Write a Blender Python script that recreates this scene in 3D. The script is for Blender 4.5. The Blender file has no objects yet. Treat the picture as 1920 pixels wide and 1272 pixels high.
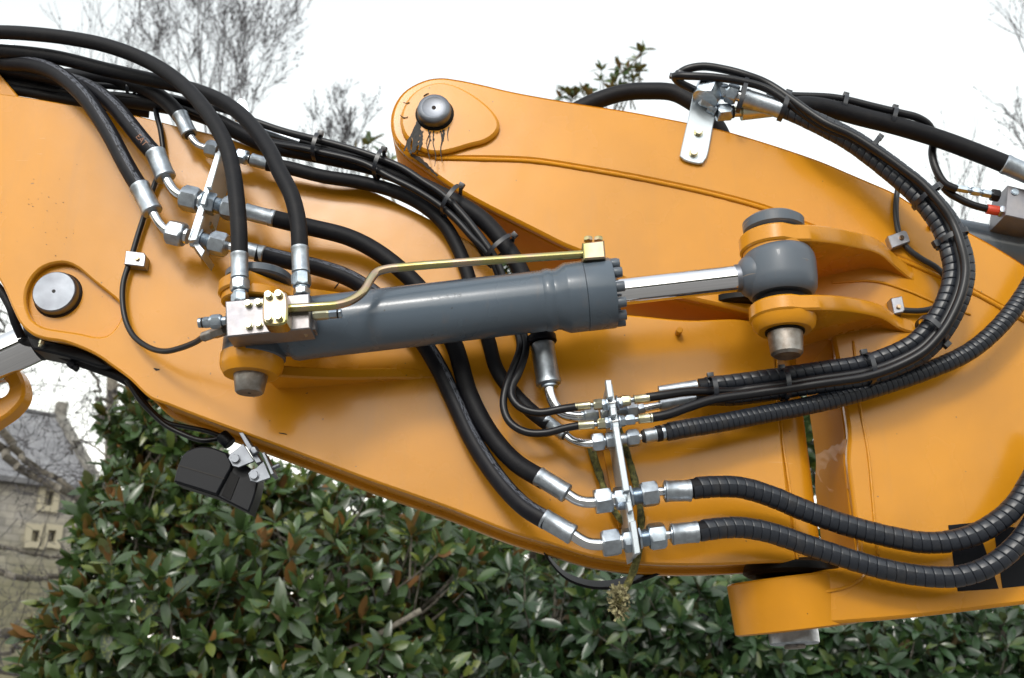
import bpy, bmesh, math, random
from mathutils import Vector, Matrix, noise
from mathutils.geometry import tessellate_polygon

random.seed(7)
R = math.radians
SC = bpy.context.scene
COL = SC.collection

# ------------------------------------------------------------------ camera
FPX, CXP, CYP = 1966.0, 960.0, 636.0          # focal length and centre, in pixels of the 1920x1272 photograph
PITCH = R(20.0)
CAMZ = 1.65
BY = 1.88                                      # distance of the boom's near side plate
cam_d = bpy.data.cameras.new("camera")
cam = bpy.data.objects.new("camera", cam_d)
COL.objects.link(cam)
cam.location = (0, 0, CAMZ)
cam.rotation_euler = (R(90) + PITCH, 0, 0)
cam_d.sensor_width = 36.0
cam_d.lens = 36.0 * FPX / 1920.0
cam_d.clip_start = 0.05
cam_d.clip_end = 3000
cam_d.dof.use_dof = True
cam_d.dof.focus_distance = 1.93
cam_d.dof.aperture_fstop = 6.3
SC.camera = cam

# ------------------------------------------------------------------ sky, sun, exposure
SUN_EL, SUN_AZ = R(33), R(193)                 # behind the camera, a little to its left; azimuth clockwise from +Y
world = bpy.data.worlds.new("World")
SC.world = world
world.use_nodes = True
wt = world.node_tree
wt.nodes.clear()
sky = wt.nodes.new("ShaderNodeTexSky")
sky.sky_type = 'NISHITA'
sky.sun_disc = False
sky.sun_elevation = SUN_EL
sky.sun_rotation = SUN_AZ
sky.air_density = 3.0
sky.dust_density = 1.0
sky.ozone_density = 1.5
hsv = wt.nodes.new("ShaderNodeHueSaturation")  # an even cloud layer takes most of the blue out
hsv.inputs['Saturation'].default_value = 0.22
bg = wt.nodes.new("ShaderNodeBackground")
bg.inputs['Strength'].default_value = 0.15
wo = wt.nodes.new("ShaderNodeOutputWorld")
wt.links.new(sky.outputs[0], hsv.inputs['Color'])
wt.links.new(hsv.outputs[0], bg.inputs['Color'])
wt.links.new(bg.outputs[0], wo.inputs['Surface'])
sun_d = bpy.data.lights.new("sun", 'SUN')
sun_d.energy = 0.65
sun_d.angle = R(10)
sun_d.color = (1.0, 0.96, 0.9)
sun = bpy.data.objects.new("sun", sun_d)
COL.objects.link(sun)
sdir = Vector((math.sin(SUN_AZ) * math.cos(SUN_EL), math.cos(SUN_AZ) * math.cos(SUN_EL), math.sin(SUN_EL)))
sun.rotation_euler = sdir.to_track_quat('Z', 'Y').to_euler()
sun.location = sdir * 30
SC.view_settings.view_transform = 'Standard'
SC.view_settings.look = 'None'
SC.view_settings.exposure = 1.08
SC.view_settings.gamma = 1.0
SC.view_settings.use_curve_mapping = False

# ------------------------------------------------------------------ pixel -> world
C0 = Vector((0, 0, CAMZ))
FW = Vector((0, math.cos(PITCH), math.sin(PITCH)))
UP = Vector((0, -math.sin(PITCH), math.cos(PITCH)))
def ray(px, py):
    return FW * FPX + Vector((px - CXP, 0, 0)) + UP * (CYP - py)
def P(px, py, d=0.0):
    "point seen at a pixel, d metres behind the boom's near side plate"
    r = ray(px, py)
    return C0 + r * ((BY + d) / r.y)
def Pz(px, py, z):
    r = ray(px, py)
    return C0 + r * ((z - CAMZ) / r.z)
def Ppl(px, py, p0, n):
    r = ray(px, py)
    return C0 + r * ((p0 - C0).dot(n) / r.dot(n))
def S(px, py, d=0.0):
    "metres per pixel there"
    return (P(px, py, d) - C0).dot(FW) / FPX
def PROJ(v):
    q = v - C0
    z = q.dot(FW)
    return CXP + q.x * FPX / z, CYP - q.dot(UP) * FPX / z, z

# ------------------------------------------------------------------ materials
def mat(name, col, rough=0.5, metal=0.0, spec=0.5):
    m = bpy.data.materials.new(name)
    m.use_nodes = True
    b = m.node_tree.nodes['Principled BSDF']
    b.inputs['Base Color'].default_value = (*col, 1)
    b.inputs['Roughness'].default_value = rough
    b.inputs['Metallic'].default_value = metal
    b.inputs['Specular IOR Level'].default_value = spec
    return m
class NT:
    def __init__(s, m):
        s.m, s.t = m, m.node_tree
        s.b = s.t.nodes['Principled BSDF']
        s.tc = s.t.nodes.new('ShaderNodeTexCoord')
    def n(s, typ, **kw):
        x = s.t.nodes.new(typ)
        for k, v in kw.items():
            if k in x.inputs.keys():
                x.inputs[k].default_value = v
            else:
                setattr(x, k, v)
        return x
    def l(s, a, b):
        s.t.links.new(a, b)
    def noise(s, scale, detail=4, rough=0.55, vec=None):
        x = s.n('ShaderNodeTexNoise', Scale=scale, Detail=detail, Roughness=rough)
        s.l(vec or s.tc.outputs['Object'], x.inputs['Vector'])
        return x
    def ramp(s, fac, stops):
        x = s.n('ShaderNodeValToRGB')
        e = x.color_ramp.elements
        while len(e) < len(stops):
            e.new(0.5)
        for i, (p, c) in enumerate(stops):
            e[i].position = p
            e[i].color = (*c, 1) if len(c) == 3 else c
        s.l(fac, x.inputs['Fac'])
        return x
    def mix(s, fac, a, b, blend='MIX'):
        x = s.n('ShaderNodeMix', data_type='RGBA', blend_type=blend)
        for v, i in ((fac, 0), (a, 6), (b, 7)):
            if hasattr(v, 'links'):
                s.l(v, x.inputs[i])
            elif i == 0:
                x.inputs[0].default_value = v
            else:
                x.inputs[i].default_value = (*v, 1)
        return x.outputs[2]
    def math(s, op, a, b=None):
        x = s.n('ShaderNodeMath', operation=op)
        for i, v in enumerate((a, b)):
            if v is None:
                continue
            if hasattr(v, 'links'):
                s.l(v, x.inputs[i])
            else:
                x.inputs[i].default_value = v
        return x.outputs[0]
    def bump(s, h, strength, dist=0.001, prev=None):
        x = s.n('ShaderNodeBump', Strength=strength, Distance=dist)
        s.l(h, x.inputs['Height'])
        if prev is not None:
            s.l(prev, x.inputs['Normal'])
        s.l(x.outputs[0], s.b.inputs['Normal'])
        return x.outputs[0]
    def col(s, o):
        s.l(o, s.b.inputs['Base Color'])
    def rough(s, o):
        s.l(o, s.b.inputs['Roughness'])

def paint(name, col, rough=0.24, dirt=(0.12, 0.07, 0.03), speck=0.06, wave=0.12, coat=0.12):
    m = mat(name, col, rough, 0, 0.36)
    m.node_tree.nodes['Principled BSDF'].inputs['Coat Weight'].default_value = coat
    m.node_tree.nodes['Principled BSDF'].inputs['Coat Roughness'].default_value = 0.09
    t = NT(m)
    n1 = t.noise(5.0, 5)
    c1 = t.mix(t.ramp(n1.outputs[0], [(0.35, (0, 0, 0)), (0.75, (1, 1, 1))]).outputs[0], col, tuple(c * 0.86 for c in col))
    # small scuffs and specks of dirt
    v = t.n('ShaderNodeTexVoronoi', Scale=60.0)
    nz = t.noise(40, 3)
    sc = t.n('ShaderNodeVectorMath', operation='MULTIPLY_ADD')
    t.l(nz.outputs[1], sc.inputs[0]); sc.inputs[1].default_value = (0.02,) * 3
    t.l(t.tc.outputs['Object'], sc.inputs[2]); t.l(sc.outputs[0], v.inputs['Vector'])
    near = t.math('LESS_THAN', v.outputs['Distance'], 0.10)
    cw = t.n('ShaderNodeSeparateColor'); t.l(v.outputs['Color'], cw.inputs[0])
    few = t.math('LESS_THAN', cw.outputs[0], speck)
    c2 = t.mix(t.math('MULTIPLY', t.math('MULTIPLY', near, few), 0.75), c1, dirt)
    # faint road film
    n2 = t.noise(2.3, 6, 0.65)
    c3 = t.mix(t.math('MULTIPLY', t.ramp(n2.outputs[0], [(0.5, (0, 0, 0)), (0.8, (1, 1, 1))]).outputs[0], 0.16), c2, dirt)
    mp = t.n('ShaderNodeMapping'); mp.inputs['Scale'].default_value = (14, 14, 1.6); t.l(t.tc.outputs['Object'], mp.inputs[0])
    n3 = t.noise(2.2, 5, 0.6, mp.outputs[0])
    c3 = t.mix(t.math('MULTIPLY', t.ramp(n3.outputs[0], [(0.56, (0, 0, 0)), (0.78, (1, 1, 1))]).outputs[0], 0.14), c3, (0.30, 0.17, 0.07))
    mp2 = t.n('ShaderNodeMapping'); mp2.inputs['Scale'].default_value = (3, 3, 60); mp2.inputs['Rotation'].default_value = (0, .5, 0); t.l(t.tc.outputs['Object'], mp2.inputs[0])
    n4 = t.noise(3.0, 3, 0.5, mp2.outputs[0])
    n5 = t.noise(3.1, 2)
    sc_ = t.math('MULTIPLY', t.math('GREATER_THAN', n4.outputs[0], 0.735), t.math('GREATER_THAN', n5.outputs[0], 0.52))
    c3 = t.mix(t.math('MULTIPLY', sc_, 0.22), c3, (0.75, 0.5, 0.25))
    t.col(c3)
    rr = t.noise(7, 4)
    mr = t.n('ShaderNodeMapRange'); t.l(rr.outputs[0], mr.inputs[0])
    mr.inputs[3].default_value = rough * 0.75; mr.inputs[4].default_value = rough * 1.45
    t.rough(mr.outputs[0])
    b1 = t.bump(t.noise(260, 2).outputs[0], 0.14, 0.0006)
    t.bump(t.noise(6.5, 2).outputs[0], wave, 0.012, b1)
    return m

YEL = (0.575, 0.236, 0.008)
M = {}
M['paint'] = paint('orange_yellow_paint', YEL)
M['paint_box'] = paint('orange_yellow_paint_thin_coat', YEL, 0.55, coat=0.0)
M['paint_box'].node_tree.nodes['Principled BSDF'].inputs['Specular IOR Level'].default_value = 0.12
M['paint_old'] = paint('orange_yellow_paint_greasy', YEL, 0.28, (0.03, 0.02, 0.012), 0.14)
M['grey'] = paint('slate_grey_paint', (0.085, 0.11, 0.14), 0.25, (0.03, 0.025, 0.02), 0.05, 0.06)
M['greytip'] = paint('worn_grey_paint', (0.085, 0.105, 0.13), 0.36, (0.16, 0.07, 0.04), 0.10, 0.2)

def rubber(name, base, layline=None, spiral=60.0, rough=0.55, bumpy=0.35):
    m = mat(name, base, rough, 0, 0.2)
    t = NT(m)
    uv = t.n('ShaderNodeSeparateXYZ'); t.l(t.tc.outputs['UV'], uv.inputs[0])
    n1 = t.noise(45, 4)
    c = t.mix(t.math('MULTIPLY', t.ramp(n1.outputs[0], [(0.5, (0, 0, 0)), (0.85, (1, 1, 1))]).outputs[0], 0.25), base, (0.035, 0.03, 0.027))
    if layline:
        v0, w, lc = layline
        dv = t.math('ABSOLUTE', t.math('SUBTRACT', uv.outputs[1], v0))
        band = t.math('LESS_THAN', dv, w)
        wn = t.n('ShaderNodeTexNoise', Scale=1.0, Detail=1.0)
        cmb = t.n('ShaderNodeCombineXYZ'); t.l(t.math('MULTIPLY', uv.outputs[0], 95.0), cmb.inputs[0]); t.l(t.math('MULTIPLY', uv.outputs[1], 60.0), cmb.inputs[1])
        t.l(cmb.outputs[0], wn.inputs['Vector'])
        brk = t.math('GREATER_THAN', wn.outputs[0], 0.46)
        c = t.mix(t.math('MULTIPLY', t.math('MULTIPLY', band, brk), 0.6), c, lc)
    t.col(c)
    ph = t.math('FRACT', t.math('ADD', t.math('MULTIPLY', uv.outputs[0], spiral), uv.outputs[1]))
    dip = t.math('LESS_THAN', t.math('ABSOLUTE', t.math('SUBTRACT', ph, 0.5)), 0.06)
    b1 = t.bump(t.math('MULTIPLY', dip, -1.0), bumpy, 0.0006)
    t.bump(t.noise(500, 2).outputs[0], 0.25, 0.0004, b1)
    return m
M['rubber'] = rubber('hose_rubber', (0.0055, 0.0055, 0.0075))
M['rubber_print'] = rubber('hose_rubber_printed', (0.0055, 0.0055, 0.0085), (0.91, 0.042, (0.15, 0.16, 0.19)), 0.0, 0.48)
M['cable'] = mat('black_cable_sheath', (0.006, 0.006, 0.008), 0.36, 0, 0.35)
M['cable_grey'] = mat('dark_grey_cable', (0.02, 0.021, 0.025), 0.42, 0, 0.4)
M['wrap'] = mat('spiral_wrap_plastic', (0.017, 0.019, 0.024), 0.36)
t = NT(M['wrap'])
n = t.noise(30, 5)
t.col(t.mix(t.math('MULTIPLY', t.ramp(n.outputs[0], [(0.56, (0, 0, 0)), (0.8, (1, 1, 1))]).outputs[0], 0.4), (0.013, 0.016, 0.023), (0.05, 0.044, 0.038)))
t.bump(t.noise(140, 3).outputs[0], 0.2, 0.0006)
M['plastic'] = mat('black_plastic', (0.005, 0.006, 0.009), 0.45, 0, 0.22)
t = NT(M['plastic']); t.bump(t.noise(700, 2).outputs[0], 0.25, 0.0004)
M['tie'] = mat('nylon_tie', (0.014, 0.016, 0.022), 0.33)

def metal(name, col, rough, dark=None, scale=25, bs=0.06):
    m = mat(name, col, rough, 1.0)
    t = NT(m)
    n = t.noise(scale, 5, 0.6)
    dk = dark or tuple(c * 0.7 for c in col)
    t.col(t.mix(t.ramp(n.outputs[0], [(0.38, (0, 0, 0)), (0.68, (1, 1, 1))]).outputs[0], dk, col))
    mr = t.n('ShaderNodeMapRange'); t.l(t.noise(scale * 2.2, 4).outputs[0], mr.inputs[0])
    mr.inputs[3].default_value = rough * 0.7; mr.inputs[4].default_value = rough * 1.5
    t.rough(mr.outputs[0])
    t.bump(t.noise(scale * 12, 3).outputs[0], bs, 0.001)
    return m
M['zinc'] = metal('zinc_plate', (0.50, 0.57, 0.64), 0.28, (0.33, 0.38, 0.44), 60)
M['zinc_dull'] = metal('dull_zinc_ferrule', (0.48, 0.53, 0.58), 0.38, (0.33, 0.36, 0.40), 70, 0.15)
M['tube'] = metal('bright_tube', (0.70, 0.71, 0.73), 0.16, (0.6, 0.61, 0.63), 20)
M['block'] = metal('passivated_block', (0.29, 0.272, 0.275), 0.40, (0.22, 0.215, 0.235), 18, 0.12)
M['chrome'] = metal('chrome_rod', (0.78, 0.78, 0.80), 0.09, (0.74, 0.74, 0.77), 8, 0.0)
M['pin'] = metal('bare_steel_pin', (0.23, 0.25, 0.28), 0.42, (0.18, 0.19, 0.215), 14, 0.08)
M['pinrust'] = metal('rusty_steel_pin', (0.36, 0.345, 0.325), 0.40, (0.20, 0.17, 0.145), 40, 0.3)
M['gold'] = mat('yellow_zinc', (0.62, 0.50, 0.22), 0.24, 1.0)
t = NT(M['gold'])
t.col(t.ramp(t.noise(16, 3).outputs[0], [(0.3, (0.42, 0.33, 0.13)), (0.45, (0.40, 0.37, 0.16)), (0.58, (0.45, 0.32, 0.24)), (0.72, (0.33, 0.37, 0.20))]).outputs[0])
M['brass'] = metal('yellow_zinc_fitting', (0.62, 0.60, 0.46), 0.3, (0.52, 0.49, 0.33), 40)
M['grease'] = mat('black_grease', (0.004, 0.0035, 0.003), 0.42, 0, 0.18)
t = NT(M['grease']); t.bump(t.noise(120, 4).outputs[0], 0.35, 0.002)
M['stain'] = mat('old_oil_stain', (0.018, 0.010, 0.006), 0.6, 0, 0.2)
M['dark'] = mat('dark_hole', (0.012, 0.01, 0.009), 0.7)
M['black_decal'] = mat('black_decal', (0.003, 0.0035, 0.006), 0.5, 0, 0.15)
M['lens'] = mat('smoked_lens', (0.004, 0.004, 0.005), 0.4, 0, 0.12)
M['redcap'] = mat('red_plastic_cap', (0.55, 0.06, 0.03), 0.4)
M['silver_print'] = mat('grey_print', (0.13, 0.13, 0.14), 0.5)
M['orange_print'] = mat('orange_print', (0.24, 0.10, 0.05), 0.5)
M['clamp'] = metal('aluminium_clamp', (0.42, 0.42, 0.45), 0.4, (0.35, 0.35, 0.38), 40, 0.1)
M['label_plate'] = mat('galvanised_plate', (0.46, 0.51, 0.55), 0.42, 0.6)
t = NT(M['label_plate']); t.bump(t.noise(120, 3).outputs[0], 0.1, 0.001)

# ------------------------------------------------------------------ mesh collecting
class MB:
    def __init__(s):
        s.v, s.f, s.sm, s.uv = [], [], [], []
    def add(s, vs, fs, smooth=True, uvs=None):
        o = len(s.v)
        s.v += [Vector(v) for v in vs]
        s.uv += list(uvs) if uvs else [(0.0, 0.3)] * len(vs)
        for f in fs:
            s.f.append(tuple(o + i for i in f)); s.sm.append(smooth)
        return s
def root_of(o):
    while o.parent:
        o = o.parent
    return o
def obj(name, mb, m, parent=None, sharp=35):
    me = bpy.data.meshes.new(name)
    off = root_of(parent).location.copy() if parent else Vector((0, 0, 0))
    if not parent and mb.v:
        lo = Vector([min(v[i] for v in mb.v) for i in range(3)]); hi = Vector([max(v[i] for v in mb.v) for i in range(3)])
        off = Vector(((lo.x + hi.x) / 2, (lo.y + hi.y) / 2, lo.z))
    me.from_pydata([v - off for v in mb.v], [], mb.f)
    me.polygons.foreach_set('use_smooth', mb.sm)
    ul = me.uv_layers.new(name='UVMap')
    for lp in me.loops:
        ul.data[lp.index].uv = mb.uv[lp.vertex_index]
    me.update()
    me.set_sharp_from_angle(angle=R(sharp))
    me.materials.append(m if not isinstance(m, str) else M[m])
    o = bpy.data.objects.new(name, me)
    COL.objects.link(o)
    if parent:
        o.parent = parent
    else:
        o.location = off
    return o
def thing(name, loc, label, cat, group=None):
    o = bpy.data.objects.new(name, None)
    o.empty_display_size = 0.05
    o.location = loc
    COL.objects.link(o)
    o['label'] = label; o['category'] = cat
    if group:
        o['group'] = group
    return o
def tag(o, label, cat, group=None):
    o['label'] = label; o['category'] = cat
    if group:
        o['group'] = group
    return o

# ------------------------------------------------------------------ curves and solids
def cr(pts, closed=False, step=None, n=8):
    "Catmull-Rom through tuples of floats; a point with a trailing 'c' is a corner"
    raw, corner = [], []
    for p in pts:
        corner.append(isinstance(p[-1], str))
        raw.append(tuple(float(q) for q in (p[:-1] if isinstance(p[-1], str) else p)))
    N = len(raw)
    out = []
    segs = N if closed else N - 1
    for i in range(segs):
        p1, p2 = raw[i], raw[(i + 1) % N]
        p0 = raw[i - 1] if (closed or i > 0) else tuple(2 * a - b for a, b in zip(p1, p2))
        p3 = raw[(i + 2) % N] if (closed or i + 2 < N) else tuple(2 * b - a for a, b in zip(p1, p2))
        if corner[i]:
            p0 = tuple(2 * a - b for a, b in zip(p1, p2))
        if corner[(i + 1) % N]:
            p3 = tuple(2 * b - a for a, b in zip(p1, p2))
        L = math.dist(p1, p2)
        k = max(1, int(L / step)) if step else n
        ex = 0.5
        t0 = 0.0
        t1 = t0 + max(math.dist(p0, p1), 1e-6) ** ex
        t2 = t1 + max(L, 1e-6) ** ex
        t3 = t2 + max(math.dist(p2, p3), 1e-6) ** ex
        for j in range(k):
            t = t1 + (t2 - t1) * j / k
            q = []
            for a, b, c, d in zip(p0, p1, p2, p3):
                A1 = (t1 - t) / (t1 - t0) * a + (t - t0) / (t1 - t0) * b
                A2 = (t2 - t) / (t2 - t1) * b + (t - t1) / (t2 - t1) * c
                A3 = (t3 - t) / (t3 - t2) * c + (t - t2) / (t3 - t2) * d
                B1 = (t2 - t) / (t2 - t0) * A1 + (t - t0) / (t2 - t0) * A2
                B2 = (t3 - t) / (t3 - t1) * A2 + (t - t1) / (t3 - t1) * A3
                q.append((t2 - t) / (t2 - t1) * B1 + (t - t1) / (t2 - t1) * B2)
            out.append(tuple(q))
    if not closed:
        out.append(raw[-1])
    return out
class Path:
    "an arc-length table with twist-free frames along world points"
    def __init__(s, pts):
        s.p = [Vector(p) for p in pts]
        s.s = [0.0]
        for a, b in zip(s.p, s.p[1:]):
            s.s.append(s.s[-1] + (b - a).length)
        s.L = s.s[-1]
        T = []
        for i in range(len(s.p)):
            a, b = s.p[max(i - 1, 0)], s.p[min(i + 1, len(s.p) - 1)]
            T.append((b - a).normalized())
        s.T = T
        # reference direction: towards the viewer, made normal to the path
        u = Vector((0, -1, 0)); u = (u - T[0] * u.dot(T[0]))
        if u.length < 0.2:
            u = Vector((0, 0, 1)) - T[0] * T[0].z
        u.normalize()
        s.U = []
        for tt in T:
            u = (u - tt * u.dot(tt)).normalized()
            s.U.append(u.copy())
    def at(s, q):
        q = min(max(q, 0.0), s.L)
        lo, hi = 0, len(s.s) - 1
        while hi - lo > 1:
            mid = (lo + hi) // 2
            if s.s[mid] <= q:
                lo = mid
            else:
                hi = mid
        k = (q - s.s[lo]) / max(s.s[hi] - s.s[lo], 1e-9)
        p = s.p[lo].lerp(s.p[hi], k)
        T = s.T[lo].lerp(s.T[hi], k).normalized()
        U = s.U[lo].lerp(s.U[hi], k); U = (U - T * U.dot(T)).normalized()
        return p, T, U, T.cross(U)
def pxpath(pts, step=7):
    "pts: (px, py, d)"
    return Path([P(*q) for q in cr([(a, b, c * 1000) for a, b, c in pts], step=step) for q in [(q[0], q[1], q[2] / 1000)]])
def ring_pts(p, U, V, r, n):
    return [p + U * (r * math.cos(2 * math.pi * i / n)) + V * (r * math.sin(2 * math.pi * i / n)) for i in range(n)]
def tube(mb, path, r, n=16, cap=True, rfun=None, s0=0.0, s1=None, step=None):
    s1 = path.L if s1 is None else s1
    if step is None:
        ss = [q for q in path.s if s0 < q < s1]
        ss = [s0] + ss + [s1]
    else:
        k = max(2, int((s1 - s0) / step)); ss = [s0 + (s1 - s0) * i / k for i in range(k + 1)]
    vs, uv, fs = [], [], []
    for q in ss:
        p, T, U, V = path.at(q)
        rr = rfun(q) if rfun else r
        vs += ring_pts(p, U, V, rr, n); uv += [(q, i / n) for i in range(n)]
    for k in range(len(ss) - 1):
        for i in range(n):
            a, b = k * n + i, k * n + (i + 1) % n
            fs.append((a, b, b + n, a + n))
    mb.add(vs, fs, True, uv)
    if cap:
        mb.add(vs[:n], [tuple(range(n))[::-1]], False); mb.add(vs[-n:], [tuple(range(n))], False)
    return mb
def spiral(mb, path, r, pitch, n=20, s0=0.0, s1=None, hand=1):
    "helically wound flat strip: a groove between its turns"
    s1 = path.L if s1 is None else s1
    prof = [(0.0, 0.93), (0.05, 0.985), (0.14, 1.0), (0.86, 1.0), (0.93, 0.985), (0.97, 0.93), (0.985, 0.9)]
    turns = int((s1 - s0) / pitch) + 1
    rows = []
    for k in range(turns):
        for o, q in prof:
            row = []
            jit = 1 + 0.012 * math.sin(k * 2.3)
            for i in range(n + 1):
                s = s0 + (k + o + i / n * hand) * pitch
                p, T, U, V = path.at(min(max(s, s0), s1))
                a = 2 * math.pi * i / n
                row.append(p + (U * math.cos(a) + V * math.sin(a)) * (r * q * jit))
            rows.append(row)
    vs = [v for row in rows for v in row]
    fs = []
    w = n + 1
    for k in range(len(rows) - 1):
        for i in range(n):
            a = k * w + i
            fs.append((a, a + 1, a + 1 + w, a + w))
    mb.add(vs, fs, True)
    return mb
def frame(A, B, up=Vector((0, -1, 0))):
    T = (B - A).normalized()
    U = up - T * up.dot(T)
    if U.length < 0.1:
        U = Vector((0, 0, 1)) - T * T.z
    U.normalize()
    return T, U, T.cross(U)
def lathe(mb, A, B, prof, n=28):
    "prof: (t along A->B as a fraction, radius in metres)"
    A, B = Vector(A), Vector(B)
    T, U, V = frame(A, B)
    vs, fs = [], []
    for t, r in prof:
        vs += ring_pts(A.lerp(B, t) if 0 <= t <= 1 else A + (B - A) * t, U, V, max(r, 1e-5), n)
    for k in range(len(prof) - 1):
        for i in range(n):
            a, b = k * n + i, k * n + (i + 1) % n
            fs.append((a, b, b + n, a + n))
    mb.add(vs, fs)
    mb.add(vs[:n], [tuple(range(n))[::-1]], False); mb.add(vs[-n:], [tuple(range(n))], False)
    return mb
def rod(mb, A, B, r, n=24, bev=0.0):
    L = (Vector(B) - Vector(A)).length
    if bev:
        e = bev / L
        pr = [(0, r - bev), (e * .3, r - bev * .3), (e, r), (1 - e, r), (1 - e * .3, r - bev * .3), (1, r - bev)]
    else:
        pr = [(0, r), (1, r)]
    return lathe(mb, A, B, pr, n)
def hexnut(mb, A, B, r, rot=0.0):
    "r: across corners / 2; corners chamfered as a turned nut's are"
    A, B = Vector(A), Vector(B)
    T, U, V = frame(A, B)
    L = (B - A).length
    def ringv(t, k):
        out = []
        for i in range(24):
            a = 2 * math.pi * i / 24 + rot
            ap = r * math.cos(math.pi / 6)
            m = (a - rot) % (math.pi / 3) - math.pi / 6
            rr = min(ap / math.cos(m), k)
            out.append(A + T * (L * t) + U * (rr * math.cos(a + 0)) + V * (rr * math.sin(a + 0)))
        return out
    ch = min(0.16, 0.0022 / L + 0.05)
    vs = []
    for t, k in ((0, r * 0.86), (ch * .5, r * 0.93), (ch * 1.2, r * 1.01), (1 - ch * 1.2, r * 1.01), (1 - ch * .5, r * 0.93), (1, r * 0.86)):
        vs += ringv(t, k)
    fs = []
    for k in range(5):
        for i in range(24):
            a, b = k * 24 + i, k * 24 + (i + 1) % 24
            fs.append((a, b, b + 24, a + 24))
    mb.add(vs, fs)
    mb.add(vs[:24], [tuple(range(24))[::-1]], False); mb.add(vs[-24:], [tuple(range(24))], False)
    return mb
def poly_area(l):
    return sum(a[0] * b[1] - b[0] * a[1] for a, b in zip(l, l[1:] + l[:1])) / 2
def plate_xz(mb, loops, y0, y1, bev=0.003, back_bev=True):
    "loops of (x, z): the first is the outline, the others holes; front face at y0, back at y1"
    rings0 = []
    base = 0
    q = [(0.0, 1.0), (0.29, 0.617), (0.62, 0.29), (1.0, 0.0)]   # (inset, depth) of a rounded edge
    L2 = []
    for li, l in enumerate(loops):
        l = [Vector((a, b)) for a, b in l]
        ccw = poly_area(l) > 0
        if (li == 0) != ccw:
            l = l[::-1]
        # inward normals (into the material)
        nrm = []
        for i in range(len(l)):
            e1 = (l[i] - l[i - 1]); e2 = (l[(i + 1) % len(l)] - l[i])
            e1 = e1.normalized() if e1.length > 1e-9 else e2.normalized()
            e2 = e2.normalized() if e2.length > 1e-9 else e1
            n1 = Vector((-e1.y, e1.x)); n2 = Vector((-e2.y, e2.x))
            m = (n1 + n2)
            m = m / max(m.length_squared / 2, 0.35) if m.length > 1e-6 else n1
            nrm.append(m)
        L2.append((l, nrm))
    stages = [(ins * bev, y0 + dep * bev) for ins, dep in q[::-1]] + ([(ins * bev, y1 - dep * bev) for ins, dep in q] if back_bev else [(0, y1)])
    for l, nrm in L2:
        n = len(l)
        vs = []
        for ins, y in stages:
            vs += [Vector(((p + m * ins).x, y, (p + m * ins).y)) for p, m in zip(l, nrm)]
        fs = []
        for k in range(len(stages) - 1):
            for i in range(n):
                a, b = k * n + i, k * n + (i + 1) % n
                fs.append((a, b, b + n, a + n))
        mb.add(vs, fs, True)
    for st in (stages[0], stages[-1]):
        ls = [[Vector(((p + m * st[0]).x, (p + m * st[0]).y, 0)) for p, m in zip(l, nrm)] for l, nrm in L2]
        flat = [v for l in ls for v in l]
        tri = tessellate_polygon(ls)
        out = []
        for a, b, c in tri:
            ar = (flat[b].x - flat[a].x) * (flat[c].y - flat[a].y) - (flat[c].x - flat[a].x) * (flat[b].y - flat[a].y)
            front = st is stages[0]
            # front faces look to -y: counter-clockwise in (x, z)
            if (ar < 0) == front:
                a, c = c, a
            out.append((a, b, c))
        mb.add([Vector((v.x, st[1], v.y)) for v in flat], out, False)
    return mb
def px_loop(pts, d, closed=True, step=9):
    return [(v.x, v.z) for v in (P(a, b, d) for a, b in cr(pts, closed=closed, step=step))]
def prism(mb, pts, d0, d1, bev=0.002, holes=(), step=9, dpx=None):
    "outline traced on the plane d0 (or dpx), pushed straight back to d1"
    dp = d0 if dpx is None else dpx
    return plate_xz(mb, [px_loop(pts, dp, step=step)] + [px_loop(h, dp, step=step) for h in holes], BY + d0, BY + d1, bev)
def poly(pts):
    return [(*p, 'c') for p in pts]
def ell(cx, cy, rx, ry=None, n=28, a0=0):
    ry = rx if ry is None else ry
    return [(cx + rx * math.cos(2 * math.pi * i / n + a0), cy + ry * math.sin(2 * math.pi * i / n + a0)) for i in range(n)]
def box_between(mb, A, B, U, w, h, bev=0.001):
    "bar from A to B, w along U, h along the third axis"
    A, B = Vector(A), Vector(B)
    T = (B - A).normalized(); U = (U - T * U.dot(T)).normalized(); V = T.cross(U)
    L = (B - A).length
    bm = bmesh.new()
    vs = []
    for t in (0, L):
        for a, b in ((-1, -1), (1, -1), (1, 1), (-1, 1)):
            vs.append(bm.verts.new(A + T * t + U * (a * w / 2) + V * (b * h / 2)))
    for f in ((3, 2, 1, 0), (4, 5, 6, 7), (0, 1, 5, 4), (1, 2, 6, 5), (2, 3, 7, 6), (3, 0, 4, 7)):
        bm.faces.new([vs[i] for i in f])
    if bev:
        bmesh.ops.bevel(bm, geom=bm.edges[:], offset=bev, segments=2, affect='EDGES', profile=0.6)
    bm.normal_update()
    bm.verts.index_update()
    mb.add([v.co.copy() for v in bm.verts], [[v.index for v in f.verts] for f in bm.faces], True)
    bm.free()
    return mb
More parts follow.
